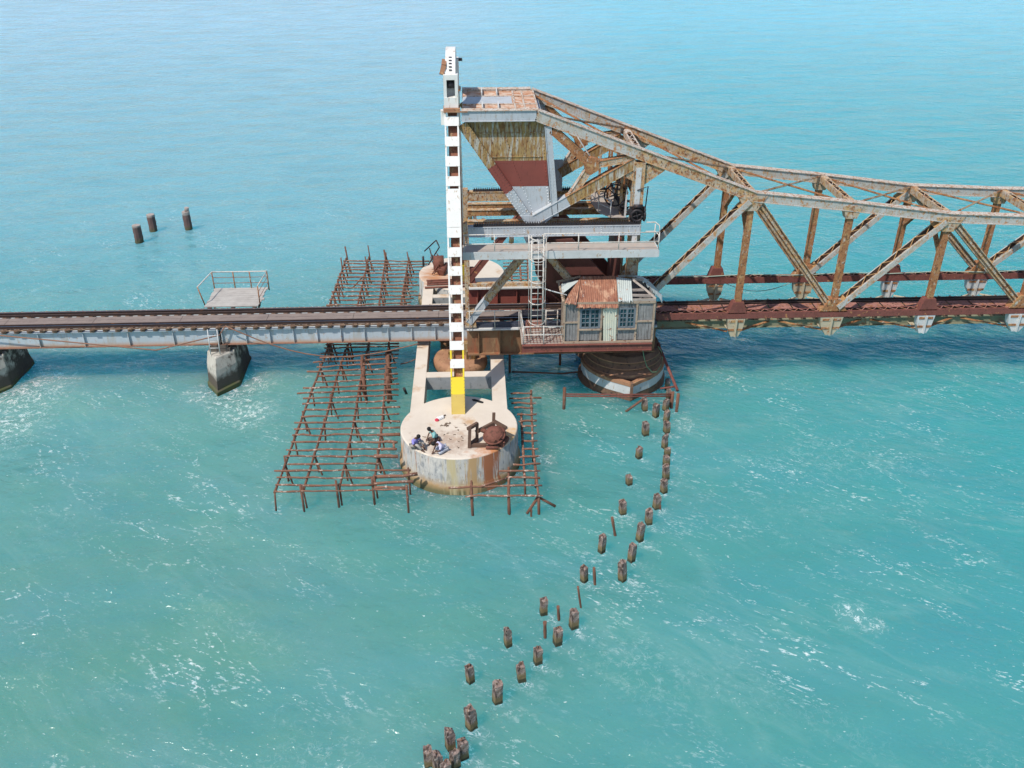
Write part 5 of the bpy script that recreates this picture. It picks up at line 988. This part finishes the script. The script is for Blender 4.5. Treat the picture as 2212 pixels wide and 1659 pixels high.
def person(label, loc, rz, shirt, pants, lean, legs, arms, headpitch):
    t = thing('person', label, 'person', loc, None); t.rotation_euler = (0, 0, rz)
    pel = V((0, 0, .13)); ch = V((math.sin(lean)*.32, 0, .13+math.cos(lean)*.32)); nk = V((math.sin(lean)*.47, 0, .13+math.cos(lean)*.47))
    l2 = lean+headpitch; h1 = nk+V((math.sin(l2)*.09, 0, math.cos(l2)*.09)); h2 = h1+V((math.sin(l2)*.08, 0, math.cos(l2)*.08)); h3 = h2+V((math.sin(l2)*.07, 0, math.cos(l2)*.07))
    fwd = V((math.cos(l2), 0, -math.sin(l2)))
    chains = [[(pel, .12), ((pel+ch)/2, .11), (ch, .125), (nk, .05), (h1, .062), (h2, .082), (h3, .062)]]   # verts 0..6
    n = 7
    sh = []; lg = []
    for sy, key in ((1, 'L'), (-1, 'R')):
        s = ch+V((0, .17*sy, .05)); e_, w_ = arms[key]; e_ = V(e_); w_ = V(w_); d = (w_-e_).normalized(); hd = w_+d*.08
        chains.append([2, (s, .052), (lerp(s, e_, .5), .044), (e_, .036), (lerp(e_, w_, .6), .030), (w_, .022), (hd, .030)]); hi = n+5; n += 6
        side = d.cross(V((0, 0, 1))).normalized(); dn = V((0, 0, -1))
        for k, (o_, ln) in enumerate(((-.030, .065), (-.010, .078), (.010, .073), (.029, .058))):
            a = hd+d*.03+side*o_; chains.append([hi, (a, .0085), (a+d*ln*.5+dn*.012, .008), (a+d*ln*.8+dn*.04, .0065)]); n += 3
        a = w_+d*.035-side*.035*sy; chains.append([hi, (a, .010), (a+d*.035-side*.012*sy+dn*.015, .008)]); n += 2
        sh.append([s, lerp(s, e_, .45), lerp(s, e_, .8)])
        h = V((0, .09*sy, .11)); k_, an, ft = [V(q) for q in legs[key]]
        chains.append([0, (h, .085), (lerp(h, k_, .5), .075), (k_, .055), (lerp(k_, an, .35), .055), (an, .036), (ft, .034)]); n += 6
        lg.append([h, lerp(h, k_, .5), k_, lerp(k_, an, .4), lerp(k_, an, .85)])
    # nose and ears stay in the same body mesh
    chains.append([5, (h2+fwd*.085, .016)]); n += 1
    for sy in (1, -1): chains.append([5, (h2+V((0, .082*sy, 0)), .014)]); n += 1
    skinmesh('body', chains, 'skin', t)
    skinmesh('shirt', [[(lerp(pel, ch, .1), .145), (lerp(pel, ch, .55), .14), (ch, .15), (lerp(ch, nk, .7), .075)]]+[[2, (q[0], .075), (q[1], .066), (q[2], .06)] for q in sh], shirt, t)
    skinmesh('trousers', [[(pel, .14)]]+[[0, (q[0], .10), (q[1], .092), (q[2], .072), (q[3], .066), (q[4], .05)] for q in lg], pants, t)
    up_ = (h3-h2).normalized(); m = MB(); m.smooth = True; c = h2+up_*.025-fwd*.018; side = V((0, 1, 0)); rings = []
    for j in range(6):
        a = math.pi*.5*j/5*1.1-.15; rr, hh = math.cos(a), math.sin(a); rings.append(len(m.v))
        for k in range(14): b_ = 2*math.pi*k/14; m.v.append(c+(fwd*math.cos(b_)*.098+side*math.sin(b_)*.092)*rr+up_*hh*.115-(fwd*.0)*hh)
    for a, b_ in zip(rings, rings[1:]):
        for k in range(14): m.addf((a+k, a+(k+1) % 14, b_+(k+1) % 14, b_+k))
    m.addf([rings[-1]+k for k in range(14)])
    ho = m.build('hair', 'hair', None); ho.parent = t
    for sy in (1, -1):
        m = MB(); e = h2+fwd*.076+V((0, .03*sy, 0))+up_*.012; m.tube([e-fwd*.004, e+fwd*.008], .011, 8); eo = m.build('eye', 'whitebag', None); eo.parent = t
        m = MB(); m.tube([e+fwd*.007, e+fwd*.011], .006, 6); eo = m.build('pupil', 'black', None); eo.parent = t
    m = MB(); q = h1+fwd*.062+up_*.02; m.tube([q-V((0, .022, 0)), q, q+V((0, .022, 0))], .006, 5); eo = m.build('mouth', 'winch', None); eo.parent = t
    return t
cl = dict(L=[(.40, .27, .10), (.30, -.05, .06), (.38, -.16, .05)], R=[(.40, -.27, .10), (.22, .06, .07), (.30, .16, .05)])
up2 = dict(L=[(.34, .22, .36), (.52, .10, .06), (.66, .10, .045)], R=[(.36, -.16, .34), (.56, -.06, .06), (.70, -.06, .045)])
fo = dict(L=[(.42, .18, .08), (.10, .30, .06), (-.02, .34, .05)], R=[(.42, -.12, .09), (.12, -.26, .06), (0, -.3, .05)])
A1 = dict(L=[(.22, .26, .32), (.44, .12, .27)], R=[(.24, -.26, .30), (.46, -.08, .25)])
A2 = dict(L=[(.25, .28, .30), (.40, .22, .07)], R=[(.26, -.24, .33), (.42, -.02, .22)])
A3 = dict(L=[(.36, .24, .20), (.52, .08, .11)], R=[(.36, -.24, .20), (.52, -.06, .10)])
person('person in violet shirt and pale trousers sitting at the drum edge, knees raised', (-1.98, -10.95, 1.9), R(-38), 'purple', 'khaki', R(22), up2, A1, R(28))
person('person in teal shirt and brown trousers sitting with legs folded, leaning forward', (-.98, -10.45, 1.9), R(200), 'teal', 'brownpants', R(24), fo, A2, R(20))
person('person in pale lavender shirt hunched low over crossed legs, at the front', (-.58, -11.25, 1.9), R(205), 'lav', 'greypants', R(48), cl, A3, R(25))
# ------------------------------------------------------------------ small things on the drum
DZ = 1.905
m = MB()
for k in range(3): m.lathe((-.93+k*.09, -8.62+k*.05, DZ-.01), [(.12-.02*k, 0), (.13-.02*k, .06), (.07, .13), (.02, .15)], 10)
t = thing('cloth_bundle', 'red and white bundle lying left of the yellow tower foot', 'bundle', (-.9, -8.6, DZ)); m.build('white_bag', 'whitebag', t)
m = MB(); m.lathe((-1.0, -8.72, DZ-.01), [(.10, 0), (.11, .06), (.05, .11)], 10); m.build('red_cloth', 'red', t)
m = MB(); m.tube([(-.8, -8.5, DZ+.05), (-.62, -8.3, DZ+.04)], .03); m.build('strap', 'litter', t)
def blob(name, x, y, r, mt, label, cat, n=5, group=None):
    m = MB()
    for k in range(n): a = random.uniform(0, 6.28); d = random.uniform(0, r); q = V((x+d*math.cos(a), y+d*math.sin(a), DZ+.02)); b_ = random.uniform(0, 6.28); m.tube([q, q+V((.09*math.cos(b_), .09*math.sin(b_), .015)), q+V((.14*math.cos(b_+.7), .14*math.sin(b_+.7), .0))], .02, 5)
    tag(m.build(name, mt), label, cat, group)
blob('rope_scraps', -.55, -9.15, .17, 'litter', 'small knot of brown rope scraps in the middle of the near drum', 'scraps', 12)
t = thing('sandals', 'pair of black sandals lying in the shadow of the tower', 'sandals', (.85, -6.98, DZ))
for dx, dy in ((0, 0), (.22, -.14)):
    m = MB(); m.prism([(.66+dx, -6.9+dy, DZ), (.72+dx, -7.0+dy, DZ), (.95+dx, -7.1+dy, DZ), (1.0+dx, -7.03+dy, DZ), (.8+dx, -6.88+dy, DZ)], (0, 0, .05)); m.build('sandal', 'black', t)
lit = [(-.2, -9.9), (.05, -9.6), (.2, -10.2), (-.35, -10.4), (.1, -10.6), (.45, -9.7), (.6, -10.4), (-.1, -9.3), (.35, -9.2), (-.55, -9.9), (.0, -11.0), (-1.5, -10.2)]
m = MB()
for x, y in lit:
    for _ in range(2): a = random.uniform(0, 6.28); q = V((x+random.uniform(-.1, .1), y+random.uniform(-.1, .1), DZ+.012)); m.tube([q, q+V((.1*math.cos(a), .1*math.sin(a), .01))], .014, 5)
o = m.build('leaf_litter', 'litter'); o['kind'] = 'stuff'; o['label'] = 'scattered dry leaves and twigs on the near drum'; o['category'] = 'litter'

# ------------------------------------------------------------------ the sea surface itself: fine grid near the bridge, swell and wash
from mathutils import noise as mn
def axis(a, b, st, far_lo, far_hi):
    out = []; x = a
    while x < b: out.append(x); x += st
    g = st; lo = []; x = a
    while x > far_lo: g *= 1.35; x -= g; lo.append(x)
    g = st; x = out[-1]
    while x < far_hi: g *= 1.35; x += g; out.append(x)
    return lo[::-1]+out
xsg, ysg = axis(-30, 34, .22, -1500, 1500), axis(-28, 16, .22, -200, 3500)
for (x, y, r0, r1) in FOAM: WASH.append((x, y, r1, 1.0))
for k in range(40): a = 2*math.pi*k/40; WASH.append((.05+2.95*math.cos(a), -9.2+2.95*math.sin(a), .40, .8*random.random()+.2)); WASH.append((8.95+2.6*math.cos(a), -1.3+2.5*math.sin(a), .35, .45))
wash = {}
for (x, y, r, st_) in WASH:
    R2 = r*1.25
    for i in range(int((x-R2+30)/.22), int((x+R2+30)/.22)+2):
        for j in range(int((y-R2+28)/.22), int((y+R2+28)/.22)+2):
            X_, Y_ = -30+i*.22, -28+j*.22; d = math.hypot(X_-x, Y_-y)/r
            if d < 1.2: v_ = st_*min(1, max(0, (1.2-d)/.8)); wash[(i, j)] = max(wash.get((i, j), 0), v_)
i0 = min(range(len(xsg)), key=lambda i: abs(xsg[i]+30)); j0 = min(range(len(ysg)), key=lambda j: abs(ysg[j]+28))
vs, wa = [], []
for j, y in enumerate(ysg):
    for i, x in enumerate(xsg):
        f = 1 if -40 < x < 44 and -40 < y < 30 else 0
        z = f*(.11*mn.noise((x*.16+y*.05, y*.34, 1.0))+.05*mn.noise((x*.5+y*.2, y*.8-x*.15, 5.0))+.022*mn.noise((x*1.5, y*2.1, 9.0)))-.02
        vs.append((x, y, z)); wa.append(wash.get((i-i0, j-j0), 0.))
nx = len(xsg); fs = [(j*nx+i, j*nx+i+1, (j+1)*nx+i+1, (j+1)*nx+i) for j in range(len(ysg)-1) for i in range(nx-1)]
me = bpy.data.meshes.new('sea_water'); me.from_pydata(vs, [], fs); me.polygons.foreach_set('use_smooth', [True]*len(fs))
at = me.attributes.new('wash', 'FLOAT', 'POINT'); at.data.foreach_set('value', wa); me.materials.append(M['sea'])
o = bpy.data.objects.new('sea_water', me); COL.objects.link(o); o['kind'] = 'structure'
